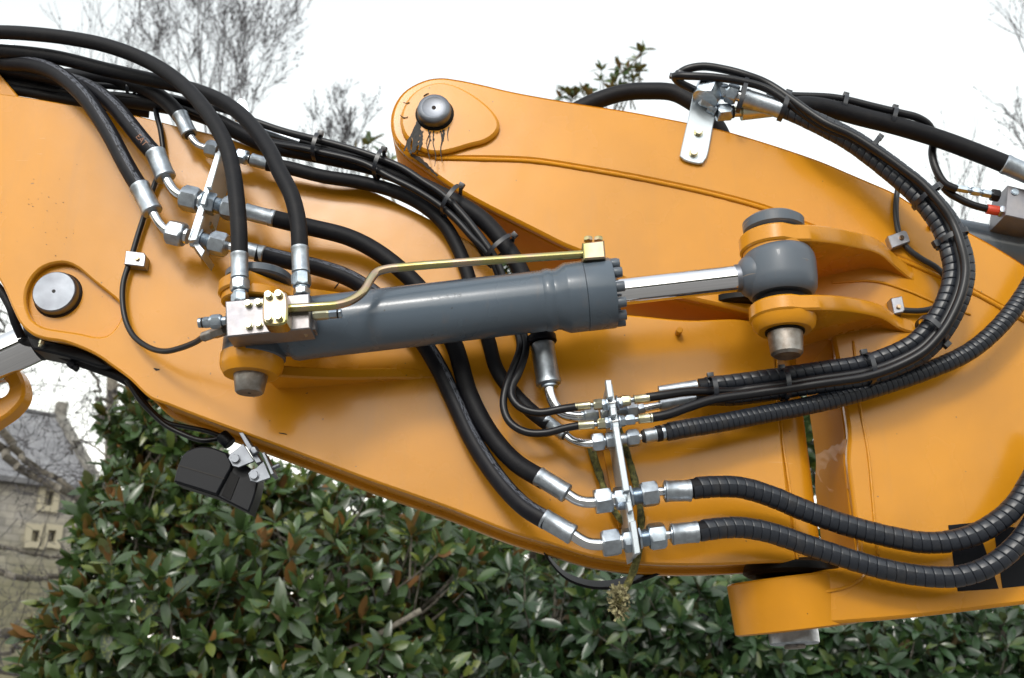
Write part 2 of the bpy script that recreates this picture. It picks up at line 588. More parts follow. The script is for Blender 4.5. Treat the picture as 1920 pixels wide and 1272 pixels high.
def text_on(path, txt, s, ang, size, m, parent, name='printed_text', flip=False, r=0.01, lift=0.0004):
    "printed lettering bent round a hose or barrel"
    cu = bpy.data.curves.new('t', 'FONT')
    cu.body = txt; cu.size = size; cu.fill_mode = 'BOTH'; cu.resolution_u = 2
    o = bpy.data.objects.new('t', cu); COL.objects.link(o)
    dg = bpy.context.evaluated_depsgraph_get()
    me = bpy.data.meshes.new_from_object(o.evaluated_get(dg))
    bm = bmesh.new(); bm.from_mesh(me)
    bmesh.ops.triangulate(bm, faces=bm.faces[:])
    mb = MB()
    vs = []
    w = max((v.co.x for v in bm.verts), default=0)
    for v in bm.verts:
        u, h = v.co.x, v.co.y - size * 0.35
        if flip:
            u, h = w - u, -h
        p, T, U, V = path.at(s + u)
        a = ang - h / r
        vs.append(p + (U * math.cos(a) + V * math.sin(a)) * (r + lift))
    bm.verts.index_update()
    mb.add(vs, [[v.index for v in f.verts] for f in bm.faces], False)
    bm.free()
    bpy.data.objects.remove(o); bpy.data.curves.remove(cu); bpy.data.meshes.remove(me)
    return obj(name, mb, m, parent)

# ------------------------------------------------------------------ ground
gm = mat('pale_gravel', (0.12, 0.12, 0.085), 0.95)
t = NT(gm)
t.col(t.ramp(t.noise(0.9, 8, 0.7).outputs[0], [(0.35, (0.16, 0.155, 0.145)), (0.6, (0.22, 0.21, 0.20)), (0.8, (0.27, 0.26, 0.25))]).outputs[0])
mb = MB()
G = 40
gv = []
for j in range(G + 1):
    for i in range(G + 1):
        f = lambda q: math.copysign(abs(q) ** 2.6, q) * 900
        x, y = f(i / G * 2 - 1), f(j / G * 2 - 1)
        gv.append((x, y, 0.05 * noise.noise(Vector((x * .2, y * .2, 0)))))
mb.add(gv, [(j * (G + 1) + i, j * (G + 1) + i + 1, (j + 1) * (G + 1) + i + 1, (j + 1) * (G + 1) + i) for j in range(G) for i in range(G)])
g = obj('ground', mb, gm)
g['kind'] = 'structure'

# ------------------------------------------------------------------ the two boom sections
LEFT = [(-160, 152, 'c'), (0, 175, 'c'), (33, 179), (135, 196), (190, 206), (250, 215), (330, 235), (380, 246), (440, 262), (500, 285), (530, 300),
        (600, 322), (680, 350), (740, 378), (805, 410), (860, 440), (892, 460), (915, 478), (950, 512), (1000, 550), (1090, 580), (1200, 592), (1290, 600),
        (1390, 599), (1430, 610), (1452, 640, 'c'), (1465, 811), (1494, 1056, 'c'), (1440, 1055), (1385, 1058), (1335, 1060), (1260, 1060), (1185, 1056), (1110, 1044),
        (1035, 1021), (960, 999), (842, 953), (780, 931), (680, 896), (580, 858), (480, 821), (425, 801), (350, 773), (312, 758), (282, 747), (265, 733), (245, 713),
        (212, 688), (175, 663), (120, 641), (87, 636), (62, 628), (40, 610), (25, 583), (10, 548), (0, 528), (-40, 470), (-160, 330, 'c')]
TEAR = [(227, 580), (222, 566), (205, 551), (175, 527), (145, 502), (125, 493), (104, 493), (80, 501), (60, 520), (48, 548), (49, 575), (60, 600), (80, 613), (110, 619), (150, 625), (178, 631), (200, 629), (217, 613), (226, 597)]
boom = thing('boom_section', P(500, 1000, 0.08), 'long orange-yellow boom section with a sunken steel pin boss, under the grey cylinder', 'excavator boom')
mb = prism(MB(), LEFT, 0, 0.016, 0.004, [TEAR])
obj('side_plate', mb, 'paint', boom)
def inset(l, k):
    l = [Vector(p) for p in l]
    if poly_area([tuple(p) for p in l]) < 0:
        l = l[::-1]
    out = []
    for i in range(len(l)):
        e1 = (l[i] - l[i - 1]).normalized(); e2 = (l[(i + 1) % len(l)] - l[i]).normalized()
        n = Vector((-e1.y - e2.y, e1.x + e2.x)); n = n / max(n.length_squared / 2, 0.5)
        out.append(tuple(l[i] + n * k))
    return out
lf = px_loop(LEFT, 0)
mb = plate_xz(MB(), [inset(px_loop(LEFT, 0, step=40), 0.010)], BY + 0.0162, BY + 0.128, 0.001)
obj('box_section', mb, 'paint', boom)
mb = plate_xz(MB(), [lf], BY + 0.1282, BY + 0.150, 0.003)
obj('side_plate', mb, 'paint', boom)
# kingpost tube at the end of the boom, its weld, its grease
KA, KB = P(1424, 618, .07), P(1477, 1066, .07)
mb = lathe(MB(), KA, KB, [(0, .058), (0.005, .062), (1, .062)], 48)
obj('kingpost_tube', mb, 'paint_old', boom)
def bead(name, pts, r, m, parent, seed=0.0):
    pa = pxpath(pts, 5)
    mb = tube(MB(), pa, r, 10, True, lambda q: r * (1 + 0.05 * math.sin(q * 900 + seed) + 0.16 * noise.noise(Vector((q * 45, seed, 0)))), step=0.0025)
    return obj(name, mb, m, parent)
bead('weld_bead', [(1455, 650, .004), (1466, 811, .004), (1484, 940, .004), (1495, 1050, .004)], .0026, 'paint', boom)
mb = lathe(MB(), P(1402, 592, .06), P(1402, 577, .06), [(0, .085), (.15, .092), (.85, .092), (1, .085)], 40)
obj('grease_ring', mb, 'grease', boom)
mb = lathe(MB(), P(1482, 1054, .082), P(1484, 1082, .082), [(0, .07), (.3, .084), (.8, .088), (1, .08)], 48)
obj('grease_ring', mb, 'grease', boom)
# pin in the sunken boss
A = P(109, 554, .016); B = P(109, 554, -.005)
B = Vector((A.x, B.y, A.z))
k = S(109, 554)
pin = obj('pivot_pin', lathe(MB(), A, B, [(0, 42 * k), (.7, 42 * k), (.9, 40.5 * k), (1, 38.5 * k)], 48), 'pin', boom)
obj('centre_hole', lathe(MB(), B + Vector((0, .001, 0)), B - Vector((0, .0006, 0)), [(0, 3.6 * k), (1, 3.4 * k)], 16), 'dark', pin)
obj('grease_ring', lathe(MB(), A, A + Vector((0, -.003, 0)), [(0, 46 * k), (1, 44 * k)], 40), 'stain', boom)
# welded studs
for px, py in ((1271, 626),):
    a = P(px, py, 0.002); b = a + Vector((0, -.022, 0))
    obj('welded_stud', rod(MB(), a, b, .0062, 16, .001), 'paint', boom)
# little dark drips, scratches
def ribbon(name, pts, m, parent, d=-.0008, th=.001, seed=1):
    "thin stain: (px, py, half-width px)"
    rnd = random.Random(seed)
    cc = cr([(a, b, c) for a, b, c in pts], step=3)
    l, r_ = [], []
    for i, (x, y, w) in enumerate(cc):
        x2, y2, _ = cc[min(i + 1, len(cc) - 1)]; x1, y1, _ = cc[max(i - 1, 0)]
        dx, dy = x2 - x1, y2 - y1
        q = math.hypot(dx, dy) or 1
        w1, w2 = w * rnd.uniform(.65, 1.3), w * rnd.uniform(.65, 1.3)
        l.append((x - dy / q * w1, y + dx / q * w1)); r_.append((x + dy / q * w2, y - dx / q * w2))
    mb = plate_xz(MB(), [[(v.x, v.z) for v in (P(a, b, d) for a, b in l + r_[::-1])]], BY + d, BY + d + th, .0001, False)
    return obj(name, mb, m, parent)
ribbon('scuff_mark', [(523, 812, .7), (531, 813, 1), (538, 815, .7)], 'stain', boom)
ribbon('scuff_mark', [(627, 541, .8), (631, 536, 1.2), (635, 531, .8)], 'stain', boom)
ribbon('scuff_mark', [(288, 691, 1), (293, 693, 2.2), (299, 693, .8)], 'stain', boom)
for i in range(26):
    x, y = random.gauss(95, 38), random.gauss(410, 50)
    q_ = random.uniform(.25, .9)
    ribbon('dirt_speck', [(x - 1.2 * q_, y, .3 * q_), (x, y + .5 * q_, .8 * q_), (x + 1.6 * q_, y + q_, .25)], 'stain', boom, seed=i) if 30 < x < 160 and 300 < y < 480 else None

# --- lugs: horizontal plates standing out of a side plate, traced along their upper front edge
def lug(name, parent, cx, cy, d, rpx, arm, thick, m, sweep=(20, 265), slope=0.0, dback=0.004):
    "ring round the pin at (cx, cy, d); arm: pixels of the upper front edge from the ring to the side plate"
    C = P(cx, cy, d)
    r = rpx * S(cx, cy, d)
    n = 30
    # circle in the plate's plane, from the back on the far side round the front to the arm
    pts = []
    for i in range(n + 1):
        a = R(sweep[1] - (sweep[1] - sweep[0] - 70) * i / n)    # 90 deg = towards the viewer
        pts.append(C + Vector((math.cos(a) * r, -math.sin(a) * r, slope * math.cos(a) * r)))
    na = len(pts)
    cc = cr(arm, step=8)
    for i, (x, y) in enumerate(cc):
        z = C.z + slope * ((x - cx) * S(cx, cy, d))
        q = Pz(x, y, z)
        t_ = i / (len(cc) - 1)
        w = t_ * t_ * (3 - 2 * t_)
        dd = min((q.y - BY) * (1 - w) + dback * w, dback)
        pts.append(P(x, y, dd))
    dn = Vector((0, 0, -thick))
    inner = [C.copy() if i < na else Vector((p.x, BY + dback + .003, p.z)) for i, p in enumerate(pts)]
    mb = MB()
    N = len(pts)
    b = .0035
    vs = []
    for i, p in enumerate(pts):
        o = (C - p) if i < na else Vector((0, 1, 0))
        o.z = 0
        o = o.normalized() * (b if i < na else min(b, max(inner[i].y - p.y, 0) * .4))
        bz = Vector((0, 0, b))
        vs += [p + o, p - bz, p + dn + bz, p + dn + o, inner[i] + dn, inner[i]]
    fs = []
    for i in range(N - 1):
        for j in range(5):
            a = i * 6 + j
            fs.append((a, a + 6, a + 7, a + 1))
        fs.append((i * 6 + 5, (i + 1) * 6 + 5, (i + 1) * 6, i * 6))
    fs.append(tuple(range(6)))
    mb.add(vs, fs, True)
    o = obj(name, mb, m, parent, 40)
    return o, C, r
Z = Vector((0, 0, 1))
def vdisc(name, parent, C, r, z0, z1, m, prof=None, n=48):
    mb = MB()
    A, B = C + Z * z0, C + Z * z1
    pr = prof or [(0, r - .003), (.12, r), (.88, r), (1, r - .003)]
    return obj(name, lathe(mb, A, B, pr, n), m, parent)

DL = -.135
kl = S(475, 690, DL)
lo_lug, CL, rl = lug('lug', boom, 474, 664, DL, 58, [(505, 683), (580, 688), (660, 690), (740, 689), (800, 692), (850, 700)], .022, 'paint')
vdisc('lug_boss', boom, CL, 59 * kl, -.040, -.004, 'paint_old', [(0, 50 * kl), (.3, 57 * kl), (.5, 59 * kl), (1, 59 * kl)])
vdisc('lug_boss', boom, CL, 53 * kl, -.004, .014, 'paint_old')
vdisc('grease_ring', boom, CL, 52 * kl, .013, .021, 'grease', [(0, 54 * kl), (.4, 52 * kl), (1, 56 * kl)])
pn = vdisc('pivot_pin', boom, CL, 31 * kl, -.072, -.03, 'pinrust', [(0, 24 * kl), (.06, 26.5 * kl), (.7, 31.5 * kl), (1, 32 * kl)])
obj('centre_hole', rod(MB(), CL + Z * -.0725, CL + Z * -.070, 3 * kl, 12), 'dark', pn)
up_lug, CU, ru = lug('lug', boom, 484, 535, DL, 71, [(545, 536), (590, 541), (640, 548), (700, 553), (760, 556)], .026, 'paint')
vdisc('lug_boss', boom, CU, 66 * kl, -.040, -.02, 'paint_old')
cap = vdisc('pin_cap', boom, CU, 63 * kl, .004, .022, 'greytip', [(0, 58 * kl), (.2, 63 * kl), (.8, 63 * kl), (1, 58 * kl)])
bead('weld_bead', [(540, 727, .002), (640, 715, .002), (740, 711, .002), (838, 706, .002)], .0026, 'paint', boom, 3)

# ------------------------------------------------------------------ the swinging arm
ARM = [(2140, 660, 'c'), (1920, 495), (1865, 460), (1810, 430), (1720, 386), (1677, 360), (1627, 338), (1585, 320), (1540, 301), (1440, 267), (1340, 238), (1285, 227), (1185, 208),
       (1060, 188), (960, 170), (900, 156), (860, 148), (824, 144), (792, 150), (755, 172), (736, 203), (732, 235), (741, 265), (760, 288), (800, 317), (832, 340), (855, 355),
       (892, 376), (930, 396), (960, 411), (1010, 436), (1060, 461), (1092, 474), (1135, 499), (1167, 522), (1215, 543), (1300, 562), (1400, 585), (1470, 606), (1530, 624), (1562, 633, 'c'),
       (1571, 681), (1585, 766), (1591, 811), (1590, 861), (1598, 930), (1605, 985), (1612, 1025), (1606, 1052), (1580, 1064), (1548, 1068), (1486, 1082, 'c'), (1488, 1176, 'c'), (1700, 1159), (1920, 1133), (2140, 1108, 'c')]
arm = thing('swing_arm', P(1500, 1150, 0.13), 'orange-yellow swing arm whose rounded end holds a greasy dripping pin above the cylinder', 'excavator arm')
mb = prism(MB(), ARM, 0.0, 0.022, 0.006)
obj('side_plate', mb, 'paint', arm)
low = {(1486, 1082): (1500, 1074), (1488, 1176): (1500, 1146), (1700, 1159): (1700, 1124), (1920, 1133): (1920, 1098), (2140, 1108): (2140, 1072)}
ARMBOX = [(*low.get(p[:2], p[:2]), *p[2:]) for p in ARM]
obj('box_section', prism(MB(), ARMBOX, 0.0222, 0.225, 0.004, dpx=0.0), 'paint_box', arm)
# upper plate laid on the side plate, down to the weld line
UPL = [(2140, 662, 'c'), (1920, 497), (1865, 462), (1810, 432), (1720, 388), (1677, 362), (1627, 340), (1585, 322), (1540, 303), (1440, 269), (1340, 240), (1285, 229), (1185, 210),
       (1060, 190), (960, 172), (900, 158), (860, 150), (824, 146), (793, 152), (757, 173), (738, 204), (734, 235), (743, 264), (770, 285), (815, 296, 'c'), (900, 295), (1000, 299), (1100, 314), (1180, 328), (1250, 342), (1340, 362),
       (1440, 390), (1500, 415), (1560, 438), (1640, 466), (1700, 488), (1760, 514), (1825, 545), (1920, 598), (2140, 722, 'c')]
mb = prism(MB(), UPL, -.005, 0.002, 0.005)
obj('cheek_plate', mb, 'paint', arm)
bead('weld_bead', [(815, 297, -.001), (900, 299, -.001), (1000, 303, -.001), (1100, 318, -.001), (1180, 332, -.001), (1250, 346, -.001), (1340, 366, -.001), (1440, 394, -.001), (1500, 419, -.001), (1560, 442, -.001),
                   (1640, 470, -.001), (1700, 492, -.001), (1760, 518, -.001), (1825, 549, -.001), (1930, 607, -.001)], .0045, 'paint', arm, 5)
BOSS = [(750, 220), (767, 181), (792, 161), (822, 153), (848, 157), (880, 172), (914, 197), (931, 217), (937, 234), (930, 251), (910, 265), (880, 273), (850, 282), (822, 287), (798, 284), (773, 270), (755, 248)]
mb = prism(MB(), BOSS, -.018, -.004, 0.006)
obj('boss_plate', mb, 'paint_old', arm)
A = P(815, 214, -.018); B = A + Vector((0, -.026, 0))
k = S(815, 214)
obj('grease_ring', lathe(MB(), A + Vector((0, .002, 0)), A + Vector((0, -.004, 0)), [(0, 37 * k), (.5, 35.5 * k), (1, 33 * k)], 40), 'grease', arm)
pin = obj('pivot_pin', lathe(MB(), A, B, [(0, 31 * k), (.55, 31.5 * k), (.8, 30 * k), (.95, 26.5 * k), (1, 22 * k), (.92, 17 * k), (.9, 2 * k)], 48), 'pinrust', arm)
pin.data.materials[0] = M['pin']
q = A + (B - A) * .9
obj('centre_hole', rod(MB(), q + Vector((0, .002, 0)), q - Vector((0, .0008, 0)), 4 * k, 14), 'stain', pin)
for i, l in enumerate((
        [(786, 222, 2), (784, 234, 4.5), (782, 248, 6), (779, 262, 7), (777, 275, 5), (775, 286, 3)],
        [(784, 240, 2), (790, 252, 3), (789, 268, 3.5), (786, 282, 1.5)], [(784, 228, 2.5), (774, 250, 2), (764, 268, 2), (757, 284, 1)],
        [(770, 262, 2), (766, 276, 3.5), (771, 288, 2)], [(803, 244, 1.2), (806, 262, 1), (802, 278, .8), (806, 300, .7)],
        [(813, 246, 1.2), (812, 268, .8), (817, 292, .8), (815, 312, .5)], [(826, 245, 1.4), (829, 262, 1.2), (826, 282, .9), (829, 304, .5)],
        [(832, 243, 2), (831, 256, 2.2), (828, 270, 1)], [(842, 238, 1.2), (839, 250, .9), (840, 264, .5)], [(808, 246, .8), (800, 266, .7), (803, 288, .5)],
        [(794, 180, .7), (799, 177, 1), (804, 175, .6)], [(756, 192, .5), (762, 194, .9), (768, 192, .5)], [(750, 216, .5), (757, 221, .8), (765, 219, .4)],
        [(770, 290, 2), (788, 300, 3.5), (806, 316, 2.5), (820, 330, 2)])):
    ribbon('grease_streak', l, 'grease' if i < 9 else 'stain', arm, (-.0188 if i < 13 else -.0066) - i * .00012, .001, i + 20)
rnd = random.Random(15)
for i in range(34):
    x, y = 778 + rnd.gauss(10, 22), 262 + rnd.gauss(0, 22)
    if y < 246 and x > 795:
        continue
    w = rnd.uniform(.4, 1.3)
    inb = 762 < x < 900 and y < 278
    ribbon('grease_spot', [(x, y - w * 1.4, w * .5), (x + .3, y, w), (x, y + w * 1.8, w * .4)], 'grease', arm, (-.0187 if inb else -.0064) - .0004, .0008, i + 60)
# yoke ear at the foot, with the kingpost pin
EB = P(1494, 1181, .107)
EA = EB + Vector((-.115, -.07, 1)).normalized() * .094
mb = lathe(MB(), EB, EA, [(0, .108), (.03, .112), (.965, .112), (1, .108)], 64)
obj('yoke_ear', mb, 'paint_old', arm)
bead('weld_bead', [(1492, 1116, -.001), (1560, 1108, -.001), (1590, 1100, -.001), (1615, 1085, -.001), (1630, 1065, -.001)], .003, 'paint', arm, 9)
A, B = P(1486, 1176, .11), P(1490, 1209, .11)
kp = obj('kingpost_pin', lathe(MB(), A, B, [(0, .045), (.92, .045), (1, .042)], 40), 'zinc_dull', arm)
obj('pin_bolt', hexnut(MB(), B, P(1491, 1217, .11), .02), 'pinrust', kp)
# folded film on the inner face of the yoke
# black stripes
for l in ([(1778, 985), (1830, 980), (1873, 1104), (1796, 1109)], [(1862, 985), (1912, 990), (1945, 1096), (1880, 1103)]):
    mb = prism(MB(), poly(l), -.0012, -.0002, .0002)
    obj('black_stripe', mb, 'black_decal', arm)
DR = -.155
kr = S(1462, 520, DR)
ul, CRU, rr_ = lug('lug', arm, 1452, 445, DR, 66, [(1490, 420), (1530, 421), (1590, 431), (1645, 447), (1680, 477), (1710, 500), (1745, 514), (1790, 524)], .032, 'paint')
vdisc('lug_boss', arm, CRU, 60 * kr, -.046, -.028, 'paint_old', [(0, 52 * kr), (.3, 60 * kr), (1, 62 * kr)])
vdisc('grease_ring', arm, CRU, 56 * kr, -.054, -.044, 'grease', [(0, 50 * kr), (1, 56 * kr)])
vdisc('pin_cap', arm, CRU, 58 * kr, .006, .036, 'greytip', [(0, 50 * kr), (.2, 57 * kr), (.75, 58 * kr), (1, 48 * kr)])
vdisc('grease_ring', arm, CRU, 54 * kr, .0, .007, 'grease')
ll, CRL, rr2 = lug('lug', arm, 1467, 574, DR, 63, [(1502, 552), (1540, 552), (1590, 556), (1650, 570), (1685, 591), (1715, 600), (1750, 603)], .028, 'paint')
vdisc('lug_boss', arm, CRL, 58 * kr, -.048, -.026, 'paint_old', [(0, 48 * kr), (.35, 56 * kr), (1, 59 * kr)])
vdisc('pivot_pin', arm, CRL, 33 * kr, -.094, -.046, 'pinrust', [(0, 24 * kr), (.1, 29 * kr), (.8, 32 * kr), (1, 32 * kr)])
vdisc('grease_ring', arm, CRL, 36 * kr, -.052, -.046, 'grease')
vdisc('grease_ring', arm, CRL, 54 * kr, .0, .01, 'grease', [(0, 57 * kr), (1, 50 * kr)])
a = P(1742, 428, .002); obj('welded_stud', rod(MB(), a, a + Vector((0, -.02, 0)), .006, 16, .001), 'paint', arm)
bead('weld_bead', [(1560, 530, -.001), (1640, 528, -.001), (1700, 545, -.001), (1760, 570, -.001), (1820, 590, -.001)], .0026, 'paint', arm, 2)
bead('weld_bead', [(1600, 640, -.001), (1612, 760, -.001), (1628, 850, -.001), (1640, 980, -.001), (1646, 1040, -.001)], .0026, 'paint', arm, 12)

# ------------------------------------------------------------------ grey offset cylinder
cyl = thing('hydraulic_cylinder', P(1000, 600, -.14), 'slate-grey hydraulic cylinder with bright chrome rod, pinned across the boom', 'hydraulic cylinder')
def ax(x, d=None):
    return P(x, 615 - .1155 * (x - 580), DL + (DR - DL) * (x - 478) / 984)
def ar(x, rp):
    p = ax(x); return rp * (p - C0).dot(FW) / FPX
def axl(name, xs, m, parent=cyl, n=64):
    x0, x1 = xs[0][0], xs[-1][0]
    A, B = ax(x0), ax(x1)
    return obj(name, lathe(MB(), A, B, [((ax(x).x - A.x) / (B.x - A.x), ar(x, r)) for x, r in xs], n), m, parent)
barrel = axl('barrel', [(538, 30), (545, 56), (552, 58.5), (556, 59.5), (575, 58.5), (800, 58.5), (1020, 57.3)], 'grey')
axl('weld_ring', [(1018, 57), (1022, 59), (1029, 60), (1036, 59), (1040, 57.5)], 'grey', barrel)
axl('cylinder_head', [(1038, 57.5), (1046, 58), (1062, 66), (1066, 66.5), (1096, 66.5)], 'grey')
axl('gland', [(1096.4, 65), (1097.5, 66.8), (1146, 66.8), (1149, 65.5), (1150, 30)], 'grey')
for i in range(12):
    a = 2 * math.pi * i / 12 + .2
    T, U, V = frame(ax(1100), ax(1200))
    o = U * math.cos(a) * ar(1150, 56) + V * math.sin(a) * ar(1150, 56)
    bo = obj('gland_bolt', rod(MB(), ax(1149) + o, ax(1165) + o, .0092, 14, .001), 'greytip', cyl)
axl('piston_rod', [(1148, 25.5), (1378, 25.2)], 'chrome', n=64)
axl('rod_collar', [(1378, 25.8), (1379.5, 26.2), (1391, 26.4), (1394, 26)], 'pin')
CE = ax(1462)
obj('rod_eye', lathe(MB(), CE - Z * .046, CE + Z * .044, [(0, 54 * kr), (.05, 60 * kr), (.16, 65.5 * kr), (.34, 67.5 * kr), (.7, 68 * kr), (.84, 66 * kr), (.94, 61 * kr), (1, 54 * kr)], 56), 'greytip', cyl)
axl('rod_neck', [(1387, 26.5), (1390, 31), (1396, 37), (1406, 42), (1430, 46)], 'greytip', n=40)
CB = ax(480)
obj('base_eye', lathe(MB(), CB - Z * .052, CB + Z * .05, [(0, 54 * kl), (.06, 59 * kl), (.9, 59 * kl), (1, 54 * kl)], 48), 'greytip', cyl)
axl('base_neck', [(480, 44), (540, 50), (546, 52)], 'grey')
# hard line
pp = pxpath([(535, 579, -.255), (600, 575, -.255), (632, 572, -.252), (660, 563, -.245), (682, 546, -.236), (695, 524, -.226), (706, 511, -.218), (724, 505, -.214), (760, 501, -.21), (860, 493, -.205), (960, 486, -.20), (1096, 477, -.19)], 6)
line = obj('steel_oil_pipe', tube(MB(), pp, 8.2 * S(800, 500, -.21), 20), 'gold', cyl)
mb = prism(MB(), poly([(1092, 455), (1133, 450), (1136, 484), (1094, 487)]), -.205, -.16, .003)
pb = obj('port_block', mb, 'gold', cyl)
for x in (1103, 1122):
    a = P(x, 453, -.185); obj('port_bolt', hexnut(MB(), a, a + Z * .008, .0085), 'gold', pb)
text_on(Path([ax(700), ax(960)]), 'Z 200 02 4106 5-4 74', .012, -.12, .017, M['greytip'], barrel, 'stamped_text', r=ar(830, 58.2), lift=.0002)

# ------------------------------------------------------------------ valve block on the cylinder's base
vb = thing('valve_block', P(500, 620, -.22), 'flat passivated steel valve block with bolted cap, fed by two upright hoses', 'valve block')
mb = prism(MB(), poly([(422, 565), (580, 550), (581, 616), (425, 632)]), -.245, -.190, .002)
obj('block_body', mb, 'block', vb)
mb = prism(MB(), poly([(560, 552), (590, 596), (591, 618), (560, 622)]), -.215, -.185, .001)
obj('back_plate', mb, 'block', vb)
mb = prism(MB(), [(498, 549, 'c'), (531, 546, 'c'), (536, 549), (537, 604), (532, 608), (499, 609), (494, 606), (494, 553)], -.285, -.2452, .003)
cp = obj('end_cap', mb, 'gold', vb)
def fbolt(parent, x, y, d, rp=8, ln=.009, m='gold', name='hex_bolt', rot=.3):
    a = P(x, y, d); a2 = a + Vector((0, -ln, 0))
    k = S(x, y, d)
    b = obj(name, lathe(MB(), a + Vector((0, .001, 0)), a + Vector((0, -.0015, 0)), [(0, rp * 1.12 * k), (1, rp * 1.1 * k)], 24), m, parent)
    mb = hexnut(MB(), a + Vector((0, -.0015, 0)), a2, rp * k, rot)
    obj('bolt_head', mb, m, b) if parent.parent is None and False else obj(name + '_head', mb, m, parent)
for x, y in ((466, 571), (485, 569), (467, 612), (486, 610)):
    fbolt(vb, x, y, -.246, 6.8, .009, 'brass', rot=random.random())
for x, y in ((504, 555), (523, 553), (504, 598), (523, 596)):
    fbolt(vb, x, y, -.286, 7.4, .009, 'brass', rot=random.random())
for x in (447, 566):
    a = P(x, 628 if x < 500 else 620, -.215); obj('bottom_plug', lathe(MB(), a, a - Z * .009, [(0, .0135), (.7, .0135), (1, .010)], 24), 'zinc', vb)
def seq(parent, pts_axis, items, m0='zinc'):
    "items along a straight axis: (name, t0px, t1px, radius px, kind, material)"
    (x0, y0, d0), (x1, y1, d1) = pts_axis
    A, B = P(x0, y0, d0), P(x1, y1, d1)
    Lp = math.hypot(x1 - x0, y1 - y0)
    k = (B - A).length / Lp
    out = []
    for nm, a, b, r, kind, m in items:
        p, q = A.lerp(B, a / Lp), A.lerp(B, b / Lp)
        mb = MB()
        if kind == 'hex':
            hexnut(mb, p, q, r * k, random.choice((0, .2, .52)))
        elif kind == 'fer':
            lathe(mb, p, q, [(0, r * .92 * k), (.02, r * k), (.1, r * k), (.13, r * .955 * k), (.84, r * .955 * k), (.87, r * k), (.97, r * k), (1, r * .86 * k)], 32)
        elif kind == 'thr':
            n = max(3, int((b - a) / 2.2))
            pr = []
            for i in range(n):
                pr += [(i / n, r * .93 * k), ((i + .5) / n, r * k)]
            lathe(mb, p, q, pr + [(1, r * .93 * k)], 24)
        elif kind == 'cone':
            lathe(mb, p, q, [(0, r[0] * k), (1, r[1] * k)], 28)
        else:
            rod(mb, p, q, r * k, 24, .0006)
        out.append(obj(nm, mb, m or m0, parent))
    return out
seq(vb, ((425, 602, -.215), (372, 606, -.215)), [('plug_collar', 0, 10, 9, 'rod', 'zinc'), ('plug_nut', 9, 30, 14, 'hex', 'zinc'), ('plug_tip', 30, 44, 10.5, 'hex', 'zinc'), ('seal', 44, 47, 10, 'rod', 'dark'), ('plug_end', 47, 53, 9.5, 'rod', 'zinc')])
seq(vb, ((585, 592, -.225), (642, 588, -.225)), [('plug_nut', 2, 32, 10, 'hex', 'brass'), ('plug_tip', 32, 47, 9, 'hex', 'zinc'), ('seal', 47, 50, 9, 'rod', 'dark'), ('plug_end', 50, 56, 8.5, 'rod', 'zinc')])

# ------------------------------------------------------------------ hoses
def hose(label, pts, rpx, m='rubber', kind='tube', name='hydraulic_hose', cat='hose', group=None, pitch=17, step=7):
    pa = pxpath(pts, step)
    mid = pts[len(pts) // 2]
    r = rpx * S(*mid)
    t_ = thing(name, pa.p[0], label, cat, group)
    if kind == 'tube':
        ph = random.random() * 9
        obj('hose_tube', tube(MB(), pa, r, 22, True, lambda q: r * (1 + .012 * noise.noise(Vector((q * 14, ph, 0))))), m, t_)
    else:
        core = tube(MB(), pa, r * .9, 12)
        obj('hose_tube', core, 'rubber', t_)
        obj('spiral_wrap', spiral(MB(), pa, r, pitch * S(*mid), 22), 'wrap', t_, 50)
    t_['_r'] = r
    return t_, pa
def pipe(parent, pts, rpx, m='tube', name='elbow_pipe'):
    pa = pxpath(pts, 4)
    return obj(name, tube(MB(), pa, rpx * S(*pts[0]), 18), m, parent)
HG = 'hydraulic hoses along the boom'
# two that drop to the valve block
h, pa1 = hose('topmost black hose, arching over the rest and dropping onto the valve block', [(-170, 66, -.03), (0, 61, -.05), (60, 64, -.06), (130, 72, -.07), (200, 86, -.085), (270, 112, -.10), (325, 145, -.125), (365, 182, -.15), (400, 228, -.175), (425, 276, -.19), (436, 318, -.20), (443, 368, -.21), (448, 430, -.215), (449, 480, -.215)], 14.3, group=HG)
seq(h, ((449, 476, -.215), (450, 566, -.215)), [('ferrule', 0, 48, 15.5, 'fer', 'zinc_dull'), ('swivel_nut', 49, 70, 17, 'hex', 'zinc'), ('adapter_neck', 70, 75, 12, 'rod', 'zinc'), ('adapter', 75, 92, 15, 'hex', 'zinc')])
h, pa2 = hose('second hose from the top, ending at the block corner beside the gold pipe', [(-170, 92, .0), (0, 96, -.02), (100, 107, -.03), (200, 131, -.04), (270, 147, -.05), (350, 165, -.07), (412, 188, -.10), (450, 214, -.125), (482, 248, -.15), (508, 287, -.175), (522, 318, -.19), (546, 365, -.205), (557, 405, -.21), (561, 440, -.215), (562, 468, -.215)], 14.3, group=HG)
seq(h, ((562, 464, -.215), (566, 552, -.215)), [('ferrule', 0, 49, 15.5, 'fer', 'zinc_dull'), ('swivel_nut', 50, 74, 17, 'hex', 'zinc'), ('adapter_neck', 74, 78, 12, 'rod', 'zinc'), ('adapter', 78, 90, 14.5, 'hex', 'zinc')])
